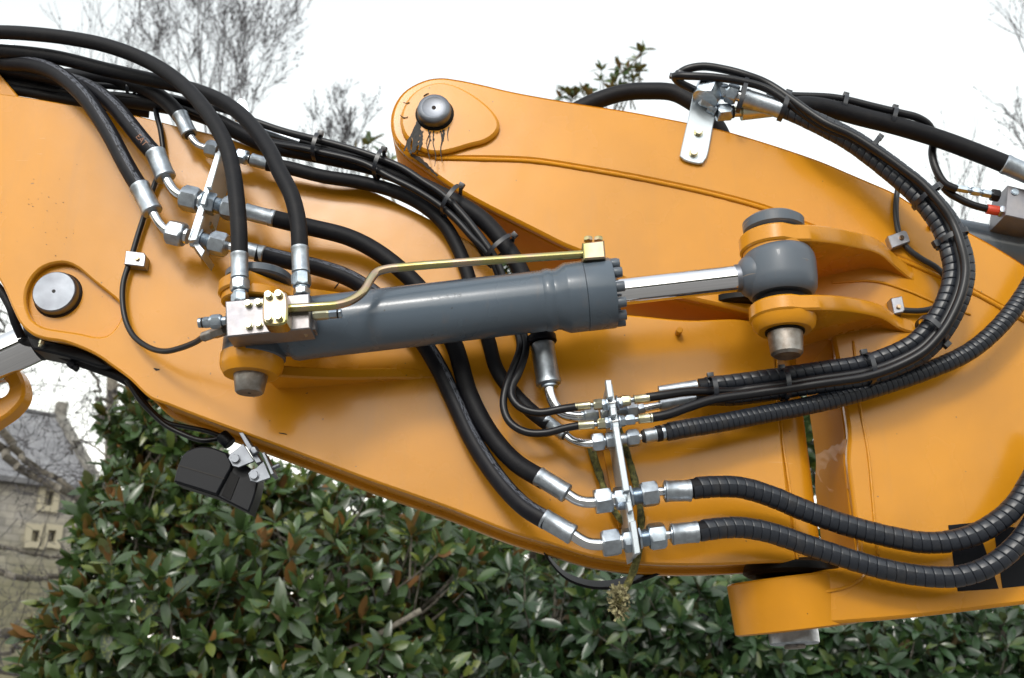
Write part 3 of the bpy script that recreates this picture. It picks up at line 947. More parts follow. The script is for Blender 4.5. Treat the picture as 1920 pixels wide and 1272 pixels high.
# into the far-side bracket: lower, upper, top
DB = -.075
h, pa3 = hose('printed hose curving down the boom into the lowest elbow of the three-way bracket', [(-170, 90, .03), (-20, 112, .01), (15, 118, .0), (60, 122, -.02), (105, 137, -.04), (155, 178, -.06), (200, 242, -.07), (240, 316, DB), (264, 356, DB)], 15.3, 'rubber_print', group=HG)
seq(h, ((261, 349, DB), (287, 399, DB)), [('ferrule', 0, 56, 16.8, 'fer', 'zinc_dull')])
pipe(h, [(285, 396, DB), (291, 406, DB), (301, 422, DB), (313, 433, DB), (328, 438, DB)], 9.5)
h, pa4 = hose('hose with a small orange print above its silver ferrule, meeting the middle elbow', [(-170, 110, .06), (0, 132, .05), (60, 138, .03), (130, 152, .0), (175, 170, -.03), (212, 198, -.05), (241, 231, -.065), (270, 267, DB), (296, 296, DB)], 15.3, 'rubber_print', group=HG)
seq(h, ((291, 286, DB), (312, 337, DB)), [('ferrule', 0, 53, 16.8, 'fer', 'zinc_dull')])
pipe(h, [(311, 333, DB), (318, 346, DB), (328, 360, DB), (340, 368, DB), (355, 373, DB)], 9.5)
text_on(pa4, 'EAT', pa4.L - .055, R(-5), .016, M['orange_print'], h, 'printed_text', r=h['_r'] * 1.01, lift=.0008)
h, pa6 = hose('short thick hose ending in a narrow silver ferrule at the top elbow', [(-170, 120, .09), (60, 142, .07), (150, 143, .05), (230, 153, .02), (290, 175, -.02), (322, 200, -.035), (342, 224, -.045)], 14, group=HG)
seq(h, ((337, 215, -.045), (357, 256, -.045)), [('ferrule', 0, 43, 13, 'fer', 'zinc_dull'), ('seal', 42, 46, 8.5, 'rod', 'dark')])
pipe(h, [(356, 253, -.045), (362, 263, -.045), (372, 273, -.045), (386, 278, -.045), (400, 281, -.045)], 7)
# out of the bracket
h, pa7 = hose('printed hose leaving the lowest bracket fitting and passing behind the grey cylinder', [(480, 474, DB), (540, 489, -.06), (600, 503, -.05), (650, 520, -.045), (690, 543, -.04), (730, 575, -.036), (765, 610, -.036), (797, 648, -.036), (825, 695, -.036), (850, 748, -.036), (890, 832, -.045), (940, 906, -.06), (985, 952, -.08), (1026, 977, -.092)], 16.5, 'rubber_print', group=HG)
seq(h, ((452, 466, DB), (497, 477, DB)), [('ferrule', 2, 46, 15.5, 'fer', 'zinc_dull')])
seq(h, ((1018, 971, -.09), (1079, 1006, -.095)), [('ferrule', 0, 66, 19.5, 'fer', 'zinc_dull')])
pipe(h, [(1075, 1003, -.095), (1088, 1012, -.095), (1103, 1019, -.095), (1120, 1021, -.095), (1140, 1020, -.095)], 11)
h, pa8 = hose('plain hose leaving the middle bracket fitting and passing behind the grey cylinder', [(505, 408, DB), (570, 424, -.06), (650, 444, -.05), (700, 468, -.045), (750, 505, -.04), (790, 545, -.036), (822, 595, -.036), (852, 648, -.036), (880, 740, -.036), (918, 812, -.045), (965, 866, -.06), (1022, 902, -.085)], 16.5, group=HG)
seq(h, ((460, 397, DB), (517, 411, DB)), [('ferrule', 0, 58, 15.8, 'fer', 'zinc_dull')])
seq(h, ((1008, 892, -.085), (1068, 929, -.092)), [('ferrule', 0, 66, 18.5, 'fer', 'zinc_dull')])
pipe(h, [(1064, 927, -.092), (1080, 937, -.092), (1098, 942, -.095), (1118, 942, -.095), (1132, 942, -.095)], 10.5)
h, pa9 = hose('hose from the top bracket fitting, running closest to the boom top edge', [(500, 308, -.045), (540, 315, -.04), (605, 331, -.035), (680, 343, -.03), (742, 360, -.028), (792, 385, -.028), (830, 418, -.028), (856, 460, -.028), (874, 505, -.03), (893, 570, -.032), (916, 640, -.032), (930, 690, -.035), (955, 728, -.04), (985, 761, -.045), (1012, 784, -.05), (1030, 797, -.055)], 13.3, group=HG)
seq(h, ((466, 298, -.045), (507, 309, -.045)), [('seal', 2, 6, 9, 'rod', 'dark'), ('ferrule', 6, 42, 12.2, 'fer', 'zinc_dull')])
seq(h, ((1022, 788, -.055), (1062, 818, -.06)), [('ferrule', 0, 46, 12.5, 'fer', 'zinc_dull'), ('seal', 46, 50, 9.5, 'rod', 'dark')])
pipe(h, [(1060, 816, -.06), (1072, 825, -.065), (1088, 831, -.075), (1106, 832, -.085), (1122, 830, -.085)], 8.4)
# bundle over the boom
def thin(label, pts, r, m='cable', cat='hose', name='pilot_hose', group='thin pilot hoses'):
    return hose(label, pts, r, m, name=name, cat=cat, group=group)
h, pb1 = thin('thin hose topmost in the tied bundle, looping to the upper small bracket fitting', [(-170, 120, .10), (60, 148, .07), (130, 158, .05), (200, 161, .03), (250, 167, .02), (300, 178, .0), (350, 190, -.02), (420, 206, -.03), (480, 229, -.03), (530, 246, -.035), (592, 262, -.045), (655, 279, -.05), (717, 300, -.055), (755, 316, -.058), (792, 340, -.06), (830, 365, -.06), (867, 402, -.06), (905, 450, -.06), (930, 488, -.058), (950, 540, -.05), (972, 600, -.045), (986, 650, -.06), (972, 700, -.075), (961, 722, -.08), (959, 742, -.085), (974, 763, -.09), (1010, 774, -.095), (1055, 767, -.1), (1082, 763, -.1)], 7)
seq(h, ((1078, 763, -.1), (1137, 757, -.1)), [('ferrule', 0, 29, 8, 'fer', 'brass'), ('stem', 29, 35, 4.5, 'rod', 'zinc'), ('swivel_nut', 35, 53, 10.5, 'hex', 'brass')])
h, pb2 = thin('thin hose lowest in the tied bundle, looping to the lower small bracket fitting', [(-170, 135, .08), (60, 164, .05), (150, 174, .03), (240, 182, .01), (300, 192, .0), (350, 206, -.015), (400, 226, -.02), (460, 250, -.025), (505, 268, -.03), (567, 279, -.045), (605, 287, -.05), (680, 306, -.055), (730, 332, -.058), (780, 357, -.06), (825, 386, -.06), (855, 412, -.06), (885, 445, -.06), (917, 480, -.055), (940, 530, -.045), (962, 600, -.035), (975, 650, -.06), (962, 690, -.07), (948, 728, -.08), (944, 762, -.085), (956, 792, -.09), (985, 810, -.095), (1022, 812, -.1), (1060, 803, -.1), (1086, 798, -.1)], 6.6)
seq(h, ((1084, 798, -.1), (1142, 794, -.1)), [('ferrule', 0, 30, 8.5, 'fer', 'brass'), ('stem', 30, 36, 4.5, 'rod', 'zinc'), ('swivel_nut', 36, 53, 10.5, 'hex', 'brass')])
h, pb3 = hose('thick hose inside the tied bundle, ending in a big upright ferrule below the cylinder', [(-170, 150, .08), (0, 158, .06), (100, 172, .05), (180, 184, .04), (250, 190, .02), (340, 205, .0), (400, 225, -.01), (450, 250, -.015), (500, 272, -.02), (560, 284, -.025), (620, 296, -.03), (700, 314, -.032), (760, 335, -.034), (810, 357, -.036), (856, 380, -.038), (905, 412, -.04), (942, 453, -.04), (972, 500, -.038), (992, 550, -.035), (1006, 600, -.04), (1013, 638, -.05), (1016, 655, -.052)], 15.5, group=HG)
seq(h, ((1014, 632, -.05), (1030, 726, -.055)), [('end_band', 0, 12, 27, 'rod', 'plastic'), ('ferrule', 14, 92, 22, 'fer', 'zinc_dull'), ('neck', 91, 97, 15, 'rod', 'zinc')])
pipe(h, [(1029, 722, -.055), (1033, 742, -.055), (1042, 762, -.055), (1058, 776, -.055), (1080, 781, -.055), (1098, 781, -.055)], 11)
h, pb4 = hose('dark hose on the far side of the bundle with a long tapered silver ferrule', [(565, 269, -.01), (620, 283, -.015), (690, 306, -.02), (750, 330, -.022), (810, 366, -.022), (850, 400, -.02), (890, 440, -.01), (915, 480, .0), (930, 520, .02)], 12, group=HG)
seq(h, ((440, 232, -.0), (567, 269, -.01)), [('stem', 20, 50, 5, 'rod', 'zinc'), ('ferrule', 50, 132, (10, 6), 'cone', 'zinc_dull')])
h, pb5 = hose('dark hose lying flat on the boom top edge behind the printed hoses', [(-170, 158, .06), (30, 170, .05), (110, 184, .04), (190, 198, .03), (280, 212, .06)], 10, group=HG)

# --- from the second bracket to the right
DM = -.1
WG = 'spiral-wrapped hoses'
h, pw5 = hose('fat spiral-wrapped hose leaving the second-lowest bracket fitting, upper of two big sags', [(1294, 917, -.094), (1320, 914, -.09), (1385, 914, -.08), (1440, 929, -.07), (1515, 960, -.06), (1590, 986, -.055), (1665, 1006, -.055), (1740, 1018, -.055), (1802, 1011, -.06), (1852, 990, -.065), (1902, 950, -.07), (1945, 880, -.075), (1990, 780, -.08)], 20.5, kind='wrap', pitch=17.2, group=WG)
seq(h, ((1228, 922, -.095), (1300, 920, -.094)), [('stem', 0, 20, 8.5, 'rod', 'tube'), ('collar', 16, 22, 16, 'rod', 'zinc'), ('ferrule', 18, 68, 20.6, 'fer', 'zinc_dull')])
h, pw6 = hose('fat spiral-wrapped hose leaving the lowest bracket fitting, lower of two big sags', [(1306, 997, -.094), (1330, 993, -.09), (1385, 989, -.08), (1440, 998, -.07), (1515, 1023, -.06), (1590, 1048, -.055), (1665, 1069, -.055), (1740, 1081, -.055), (1802, 1080, -.06), (1865, 1056, -.068), (1920, 1006, -.075), (1965, 930, -.08), (2010, 830, -.085)], 20, kind='wrap', pitch=17.6, group=WG)
seq(h, ((1240, 1004, -.095), (1312, 997, -.094)), [('stem', 0, 20, 8.5, 'rod', 'tube'), ('collar', 17, 22, 16, 'rod', 'zinc'), ('ferrule', 19, 70, 20.2, 'fer', 'zinc_dull')])
h, pw4 = hose('single spiral-wrapped hose sweeping up across the arm beside the tied loop', [(1246, 811, -.083), (1290, 803, -.08), (1335, 796, -.075), (1440, 776, -.065), (1515, 761, -.06), (1590, 743, -.058), (1665, 721, -.058), (1740, 695, -.06), (1815, 661, -.065), (1868, 618, -.07), (1915, 560, -.075), (1960, 480, -.075), (2010, 380, -.07)], 17, kind='wrap', pitch=10.5, group=WG)
seq(h, ((1198, 820, -.085), (1252, 810, -.083)), [('stem', 0, 6, 7, 'rod', 'tube'), ('seal', 6, 10, 11.5, 'rod', 'dark'), ('ferrule', 10, 33, 13.4, 'fer', 'zinc_dull'), ('end_band', 33, 43, 15, 'rod', 'plastic'), ('collar', 43, 50, 14.5, 'rod', 'zinc')])
LOOP_IN = [(1310, 724, -.05), (1375, 717, -.055), (1440, 708, -.06), (1540, 693, -.07), (1615, 682, -.075), (1665, 666, -.08), (1715, 640, -.09), (1755, 594, -.1), (1778, 543, -.105), (1784, 505, -.105), (1777, 468, -.105), (1764, 432, -.1), (1745, 402, -.1), (1712, 364, -.095), (1678, 334, -.09), (1636, 300, -.085), (1590, 267, -.078), (1540, 240, -.07), (1494, 218, -.06), (1458, 203, -.055)]
h, pl1 = hose('wrapped hose on the inside of the big tied loop round the arm', LOOP_IN, 15.5, kind='wrap', pitch=16, group=WG)
seq(h, ((1362, 173, -.05), (1468, 206, -.055)), [('swivel_nut', 0, 22, 19, 'hex', 'zinc'), ('stem', 20, 36, 11, 'rod', 'tube'), ('ferrule', 34, 110, 18, 'fer', 'zinc_dull')])
seq(h, ((1235, 733, -.05), (1316, 723, -.05)), [('ferrule', 0, 72, (9, 12), 'cone', 'zinc_dull')])
def offp(pts, k, dd, cut0=0, cut1=None):
    "pixel path moved sideways by k(t) pixels (to the outside of the loop)"
    c = cr([(a, b, d * 1000) for a, b, d in pts], step=30)
    out = []
    for i, (x, y, d) in enumerate(c):
        x1, y1, _ = c[max(i - 1, 0)]; x2, y2, _ = c[min(i + 1, len(c) - 1)]
        q = math.hypot(x2 - x1, y2 - y1) or 1
        nx, ny = -(y2 - y1) / q, (x2 - x1) / q
        t_ = i / (len(c) - 1)
        kk = k(t_) if callable(k) else k
        out.append((x + nx * kk, y + ny * kk, d / 1000 + (dd(t_) if callable(dd) else dd)))
    return out
lp = offp(LOOP_IN, lambda t_: 17 if t_ < .8 else 17 - (t_ - .8) * 115, -.012)
h, pl2 = thin('thin smooth hose midway in the big tied loop, joining the upper small fitting', [(1212, 746, -.1), (1240, 742, -.1), (1290, 735, -.09)] + lp[2:-2] + [(1440, 168, -.075), (1390, 153, -.075), (1335, 145, -.075), (1290, 143, -.07), (1266, 143, -.06), (1270, 152, -.045), (1300, 168, -.03), (1330, 182, -.01)], 8.2)
seq(h, ((1160, 753, -.1), (1219, 746, -.1)), [('swivel_nut', 4, 22, 10.8, 'hex', 'brass'), ('stem', 22, 30, 5, 'rod', 'zinc'), ('ferrule', 29, 58, 8.8, 'fer', 'brass')])
lp = offp(LOOP_IN, lambda t_: 31 if t_ < .62 else 31 - (t_ - .62) * 62, lambda t_: .004)
h, pl3 = hose('wrapped hose on the outside of the big tied loop round the arm', [(1304, 747, -.055)] + lp[2:-1], 13.5, kind='wrap', pitch=17, group=WG)
seq(h, ((1196, 768, -.06), (1306, 747, -.055)), [('swivel_nut', 0, 12, 10, 'hex', 'zinc_dull'), ('stem', 11, 42, 7.5, 'rod', 'tube'), ('ferrule', 42, 110, (13, 8), 'cone', 'zinc_dull')])
lp = offp(LOOP_IN, lambda t_: 26 if t_ < .75 else 26 - (t_ - .75) * 84, -.03)
h, pl4 = thin('thin dusty hose lowest in the big tied loop, ending at the lower small fitting', [(1218, 784, -.1), (1250, 778, -.1), (1290, 764, -.095), (1335, 750, -.09)] + lp[3:-2] + [(1440, 158, -.07), (1400, 142, -.07), (1360, 131, -.065), (1317, 125, -.06), (1286, 131, -.055), (1268, 143, -.045)], 8.8)
seq(h, ((1168, 789, -.1), (1226, 783, -.1)), [('swivel_nut', 4, 22, 10.5, 'hex', 'zinc'), ('stem', 22, 30, 5, 'rod', 'zinc'), ('ferrule', 29, 56, 9.2, 'fer', 'brass')])
# upper hose to the far cylinder's block
h, pu = hose('grey-printed black hose sloping down along the sky to the far cylinder block', [(1466, 206, -.02), (1500, 198, -.01), (1540, 201, .0), (1615, 220, .01), (1690, 239, .015), (1765, 262, .02), (1840, 290, .02), (1892, 311, .02)], 17, group=HG)
seq(h, ((1340, 212, -.02), (1470, 205, -.02)), [('swivel_nut', 4, 30, 18, 'hex', 'zinc'), ('seal', 30, 36, 12, 'rod', 'dark'), ('stem', 34, 52, 10, 'rod', 'brass'), ('ferrule', 50, 130, (17, 12), 'cone', 'brass')])
seq(h, ((1882, 307, .02), (1960, 341, .02)), [('ferrule', 0, 84, 20, 'fer', 'zinc_dull')])
text_on(pu, 'EN856 4SH', .115, R(-48), .012, M['silver_print'], h, 'printed_text', True, r=h['_r'] * 1.012, lift=.0004)
text_on(pu, 'EN856 4SH', .225, R(-50), .012, M['silver_print'], h, 'printed_text', True, r=h['_r'] * 1.012, lift=.0004)
h, pt_ = thin('thin hose riding on the sloping hose, then dropping to the far block fitting', [(1440, 176, -.01), (1485, 180, -.0), (1565, 184, .01), (1640, 201, .012), (1690, 213, .014), (1720, 221, .016), (1742, 236, .03), (1750, 262, .045), (1748, 290, .05), (1756, 320, .05), (1772, 345, .05), (1794, 355, .05)], 7.4)
seq(h, ((1788, 352, .05), (1872, 368, .05)), [('ferrule', 0, 28, 7.5, 'hex', 'zinc'), ('stem', 28, 33, 5, 'rod', 'zinc'), ('swivel_nut', 33, 50, 9, 'hex', 'zinc'), ('stem', 50, 54, 6, 'rod', 'zinc'), ('adapter', 54, 72, 8.5, 'hex', 'zinc'), ('lock_nut', 72, 86, 13, 'hex', 'plastic')])
h, _ = thin('thin cable running below that fitting into a red end cap', [(1758, 330, .065), (1775, 358, .065), (1800, 374, .065), (1825, 385, .065), (1855, 393, .065)], 7, cat='cable', name='sensor_cable', group=None)
seq(h, ((1850, 392, .065), (1884, 398, .065)), [('end_cap', 0, 22, 11, 'cone', 'redcap') if False else ('end_cap', 0, 22, 9.5, 'rod', 'redcap'), ('sensor_nut', 22, 34, 12, 'hex', 'zinc')])
h, _ = hose('bare black hose humped behind the arm top edge, beside the magnolia sprig', [(1040, 235, .12), (1080, 208, .11), (1120, 189, .1), (1170, 174, .09), (1215, 171, .085), (1262, 174, .08), (1295, 190, .075), (1325, 213, .075), (1350, 248, .08), (1365, 290, .09)], 16, group=HG)
# cables with clamps
def clampblock(px, py, d, ang, w, hgt, label):
    k = S(px, py, d)
    c, s_ = math.cos(R(ang)), math.sin(R(ang))
    def q(x, y):
        return (px + x * c - y * s_, py + x * s_ + y * c)
    t_ = thing('cable_clamp', P(px, py, 0), label, 'cable clamp', 'aluminium cable clamps')
    mb = prism(MB(), [(*q(-w, -hgt), 'c'), (*q(w - 4, -hgt), 'c'), (*q(w, -hgt + 4),), (*q(w, hgt), 'c'), (*q(-w, hgt), 'c')], d, -.0005, .0015)
    obj('clamp_body', mb, 'clamp', t_)
    fbolt(t_, *q(w * .25, 0), d - .0005, 4.2, .004, 'gold', 'clamp_screw')
    return t_
h, _ = hose('slim black sensor cable hanging in a loop over the boom to the block', [(292, 206, .0), (295, 222, -.008), (300, 240, -.012), (304, 265, -.013), (306, 290, -.013), (303, 315, -.013), (290, 345, -.013), (272, 400, -.013), (259, 440, -.013), (250, 470, -.013), (240, 500, -.013), (231, 532, -.014), (230, 568, -.016), (237, 605, -.02), (252, 632, -.028), (280, 652, -.045), (308, 659, -.07), (338, 653, -.1), (368, 641, -.14), (385, 630, -.17), (418, 620, -.2)], 5.2, 'cable', name='sensor_cable', cat='cable')
seq(h, ((382, 632, -.165), (424, 617, -.205)), [('braided_end', 0, 20, 6.2, 'thr', 'pinrust'), ('connector', 20, 44, 7.5, 'hex', 'pinrust')])
clampblock(253, 485, -.024, 7, 19, 13, 'small silver clamp holding the slim looped cable on the boom')
h, _ = hose('grey cable S-bending over the arm between two clamps, behind the hose loop', [(1690, 330, -.02), (1684, 352, -.013), (1680, 380, -.013), (1681, 415, -.013), (1688, 445, -.013), (1702, 466, -.013), (1727, 485, -.013), (1756, 502, -.014), (1772, 520, -.014), (1778, 542, -.014), (1772, 562, -.014), (1755, 576, -.013), (1727, 583, -.013), (1690, 582, -.013)], 5.4, 'cable_grey', name='sensor_cable', cat='cable')
clampblock(1686, 448, -.024, -20, 18, 12, 'tilted silver clamp on the arm, upper of the grey cable pair')
clampblock(1684, 572, -.024, 78, 15, 11, 'upright silver clamp on the arm, lower of the grey cable pair')

# ------------------------------------------------------------------ brackets with bulkhead fittings
br = thing('fitting_bracket', P(1165, 960, -.05), 'long zinc plate on edge carrying five rows of hose fittings across the boom', 'bracket')
def edge_plate(parent, quads, d0, d1, m='label_plate', name='bracket_plate'):
    for qd in quads:
        mb = prism(MB(), poly(qd), d0, d1, .0012)
        obj(name, mb, m, parent)
edge_plate(br, [[(1135, 713), (1146, 712), (1150, 744), (1140, 746)], [(1144, 765), (1154, 763), (1156, 778), (1146, 780)], [(1149, 799), (1160, 798), (1181, 920), (1169, 922)], [(1174, 942), (1183, 940), (1187, 957), (1178, 960)], [(1181, 978), (1192, 976), (1201, 1037), (1190, 1040)]], -.125, -.108)
mb = prism(MB(), poly([(1137, 722), (1148, 720), (1200, 1036), (1188, 1042)]), -.1079, 0.0, .001)
obj('bracket_plate', mb, 'label_plate', br)
mb = prism(MB(), poly([(1131, 845), (1158, 845), (1190, 985), (1160, 990)]), -.012, .001, .001)
obj('mounting_pad', mb, 'paint', br)
def bulk(parent, a, b, items):
    return seq(parent, (a, b), items)
bulk(br, (1128, 760, -.1), (1180, 752, -.1), [('lock_nut', 0, 9, 11.5, 'hex', 'zinc'), ('flange', 8, 12, 14.5, 'rod', 'zinc'), ('adapter', 12, 28, 9, 'rod', 'tube'), ('flange', 28, 31, 14, 'rod', 'zinc'), ('lock_nut', 31, 39, 11, 'hex', 'zinc')])
bulk(br, (1134, 794, -.1), (1190, 787, -.1), [('lock_nut', 0, 9, 11.5, 'hex', 'zinc'), ('flange', 8, 12, 14, 'rod', 'zinc'), ('adapter', 12, 26, 9, 'rod', 'tube'), ('flange', 26, 29, 13.5, 'rod', 'zinc'), ('lock_nut', 29, 38, 11, 'hex', 'zinc')])
bulk(br, (1090, 781, -.055), (1202, 767, -.058), [('collar', 0, 6, 11.5, 'rod', 'zinc'), ('swivel_nut', 6, 32, 17.5, 'hex', 'zinc_dull'), ('adapter', 36, 52, 16, 'hex', 'zinc_dull'), ('thread', 66, 86, 10.5, 'thr', 'zinc'), ('swivel_nut', 86, 106, 15.5, 'hex', 'zinc_dull')])
bulk(br, (1106, 831, -.085), (1208, 819, -.085), [('swivel_nut', 4, 26, 18, 'hex', 'zinc_dull'), ('collar', 26, 30, 10, 'rod', 'zinc'), ('adapter', 30, 50, 16.5, 'hex', 'zinc_dull'), ('barrel_neck', 50, 72, 10.5, 'rod', 'zinc_dull'), ('swivel_nut', 70, 92, 17, 'hex', 'zinc_dull')])
bulk(br, (1112, 942, -.095), (1236, 924, -.095), [('swivel_nut', 3, 35, 25.5, 'hex', 'zinc_dull'), ('collar', 35, 41, 15, 'rod', 'tube'), ('adapter', 40, 62, 22, 'hex', 'zinc'), ('lock_nut', 70, 75, 21, 'hex', 'zinc'), ('thread', 75, 95, 16.5, 'thr', 'zinc'), ('swivel_nut', 91, 122, 24.5, 'hex', 'zinc_dull')])
bulk(br, (1126, 1021, -.095), (1248, 1003, -.095), [('swivel_nut', 3, 36, 26, 'hex', 'zinc_dull'), ('collar', 36, 43, 15, 'rod', 'tube'), ('adapter', 42, 62, 23, 'hex', 'zinc'), ('lock_nut', 72, 77, 21, 'hex', 'zinc'), ('thread', 77, 95, 16.5, 'thr', 'zinc'), ('swivel_nut', 91, 122, 25, 'hex', 'zinc')])
bl = thing('fitting_bracket', P(380, 420, -.05), 'slanted zinc bracket with three rows of hose fittings, left of the upright hoses', 'bracket')
edge_plate(bl, [[(408, 283), (416, 281), (396, 352), (387, 351)], [(374, 404), (382, 405), (368, 450), (354, 452)], [(382, 362), (390, 363), (384, 384), (375, 382)]], -.10, -.088)
mb = prism(MB(), poly([(404, 286), (413, 286), (366, 452), (352, 450)]), -.0879, 0.0, .001)
obj('bracket_plate', mb, 'label_plate', bl)
mb = prism(MB(), poly([(354, 448), (366, 449), (384, 470), (378, 482)]), -.0878, -.02, .001)
obj('bracket_plate', mb, 'label_plate', bl)
bulk(bl, (388, 278, -.045), (470, 298, -.045), [('swivel_nut', 0, 22, 16.5, 'hex', 'zinc_dull'), ('adapter', 26, 38, 14, 'hex', 'zinc'), ('thread', 38, 58, 10, 'thr', 'zinc'), ('swivel_nut', 58, 78, 14.5, 'hex', 'zinc'), ('stem', 78, 86, 7, 'rod', 'tube')])
bulk(bl, (338, 369, DB), (465, 399, DB), [('swivel_nut', 5, 36, 24, 'hex', 'zinc_dull'), ('collar', 36, 42, 15, 'rod', 'tube'), ('flange', 42, 46, 20, 'rod', 'zinc'), ('adapter', 52, 70, 21, 'hex', 'zinc'), ('thread', 70, 86, 15, 'thr', 'zinc'), ('swivel_nut', 84, 112, 22.5, 'hex', 'zinc_dull'), ('stem', 110, 130, 9, 'rod', 'tube')])
bulk(bl, (311, 433, DB), (460, 470, DB), [('swivel_nut', 6, 36, 24, 'hex', 'zinc_dull'), ('collar', 36, 44, 15, 'rod', 'tube'), ('adapter', 54, 72, 21, 'hex', 'zinc'), ('thread', 72, 90, 15, 'thr', 'zinc'), ('swivel_nut', 88, 118, 22.5, 'hex', 'zinc_dull'), ('stem', 116, 150, 9, 'rod', 'tube')])
fbolt(bl, 396, 428, -.02, 7, .02, 'brass')
# upper bracket on the arm
bu = thing('hose_bracket', P(1310, 290, -.02), 'rounded galvanised strap bolted to the arm top edge, holding two hose elbows', 'bracket')
mb = prism(MB(), [(1300, 176), (1307, 160), (1322, 153), (1340, 158), (1350, 172), (1349, 190), (1338, 232, 'c'), (1325, 296), (1318, 306), (1310, 307), (1283, 300), (1275, 293), (1276, 286), (1292, 215, 'c')], -.014, -.0065, .0018)
obj('strap', mb, 'label_plate', bu)
for x, y in ((1309, 249), (1300, 288)):
    fbolt(bu, x, y, -.0145, 7.8, .009, 'brass')
seq(bu, ((1326, 192, -.016), (1336, 152, -.06)), [('elbow_body', 0, 20, 22, 'hex', 'zinc')])
seq(bu, ((1322, 186, -.045), (1336, 156, -.045)), [('elbow_body', 0, 33, 24, 'hex', 'zinc')])
seq(bu, ((1330, 165, -.045), (1364, 174, -.05)), [('elbow_arm', 6, 34, 15, 'hex', 'zinc')])
seq(bu, ((1330, 200, -.02), (1346, 209, -.02)), [('elbow_arm', 0, 17, 11, 'rod', 'zinc')])
mb = prism(MB(), [(437, 216, 'c'), (441, 192), (450, 184), (460, 187), (470, 216, 'c'), (466, 230, 'c'), (440, 226, 'c')], .03, .036, .001)
tag(obj('mounting_tab', mb, 'label_plate'), 'pale triangular metal tab sticking up behind the hoses at the boom top edge', 'metal tab')
mb = prism(MB(), poly([(-60, 70), (17, 73), (33, 90), (20, 130), (-60, 130)]), .06, .066, .001)
tag(obj('mounting_tab', mb, 'label_plate'), 'pale metal tab between the two topmost hoses at the picture edge', 'metal tab')

# ------------------------------------------------------------------ cable ties
def tie(label, x, y, d, ang, w, dep, head=None, wid=8, group='black cable ties'):
    "strap round a bundle; ang: direction of the hoses in the picture (deg, downwards positive); w: half width px; dep: half depth m"
    k = S(x, y, d)
    c = P(x, y, d)
    T = (P(x + math.cos(R(ang)) * 10, y + math.sin(R(ang)) * 10, d) - c).normalized()
    U = (P(x - math.sin(R(ang)) * 10, y + math.cos(R(ang)) * 10, d) - c).normalized()
    Y = Vector((0, 1, 0))
    t_ = thing('cable_tie', c, label, 'cable tie', group)
    n, th, wd = 32, .0016, wid * k
    vs, fs = [], []
    for i in range(n):
        a = 2 * math.pi * i / n
        sx = math.copysign(abs(math.cos(a)) ** .8, math.cos(a)); sy = math.copysign(abs(math.sin(a)) ** .8, math.sin(a))
        for rr, tt in ((0, -1), (th, -1), (th, 1), (0, 1)):
            vs.append(c + U * (sx * (w * k + rr)) + Y * (sy * (dep + rr)) + T * (tt * wd / 2))
    for i in range(n):
        for j in range(4):
            a, b = i * 4 + j, i * 4 + (j + 1) % 4
            a2, b2 = ((i + 1) % n) * 4 + j, ((i + 1) % n) * 4 + (j + 1) % 4
            fs.append((a, a2, b2, b))
    obj('strap', MB().add(vs, fs), 'tie', t_)
    if head is not None:
        a = R(head)
        hc = c + U * (math.cos(a) * (w * k + .003)) + Y * (-math.sin(a) * (dep + .003))
        nv = (U * math.cos(a) / (w * k) - Y * math.sin(a) / dep).normalized()
        obj('tie_head', box_between(MB(), hc - nv * .003, hc + nv * .0075, T, wd * 1.35, wd * 1.1, .0008), 'tie', t_)
    return t_
tie('tie on the tied bundle above the boom nose, nearest the upright hoses', 594, 276, -.045, 17, 23, .026, 175)
tie('tie on the tied bundle just before the arm boss', 711, 309, -.05, 22, 25, .03, 165)
tie('tie on the tied bundle below the dripping pin', 846, 377, -.052, 38, 30, .032, 168)
tie('tie on the tied bundle just above the gold pipe', 938, 466, -.05, 52, 31, .032, 165)
tie('small tie on the dark cables at the far left of the boom top', 245, 172, .02, 10, 13, .02, 150, 6)
tie('tie at the tip of the thin hose loop on the upper bracket', 1274, 143, -.052, -75, 9, .014, 200, 7)
tie('tie hanging over the upper hose elbows beside the bracket', 1392, 178, -.06, 15, 36, .02, 178, 8)
tie('tie at the mouth of the big ferrule where the wrap begins', 1470, 200, -.06, 18, 26, .026, 178, 9)
tie('left tie of two on the hose sloping along the sky', 1580, 200, .01, 14, 19, .024, 172, 8)
tie('right tie of two on the hose sloping along the sky', 1672, 224, .015, 14, 20, .024, 172, 8)
tie('tie on the hose loop where it leaves the sky for the arm', 1634, 279, -.083, 38, 23, .026, 170, 8)
tie('tie on the hose loop beside the far block fittings', 1736, 369, -.098, 52, 28, .03, 175, 9)
tie('tie across the widest bend of the hose loop', 1784, 448, -.102, 70, 29, .031, 5, 10)
tie('tie at the lower bend of the hose loop', 1747, 621, -.096, 133, 31, .031, 178, 10)
tie('tie near the folded plastic on the hose loop bottom run', 1627, 694, -.08, -14, 29, .034, 178, 9)
tie('tie on the hose loop bottom run over the boom end', 1470, 722, -.068, -9, 28, .034, 178, 9)
tie('tie closest to the fitting bracket on the hose loop bottom run', 1336, 733, -.065, -9, 24, .032, 178, 9)

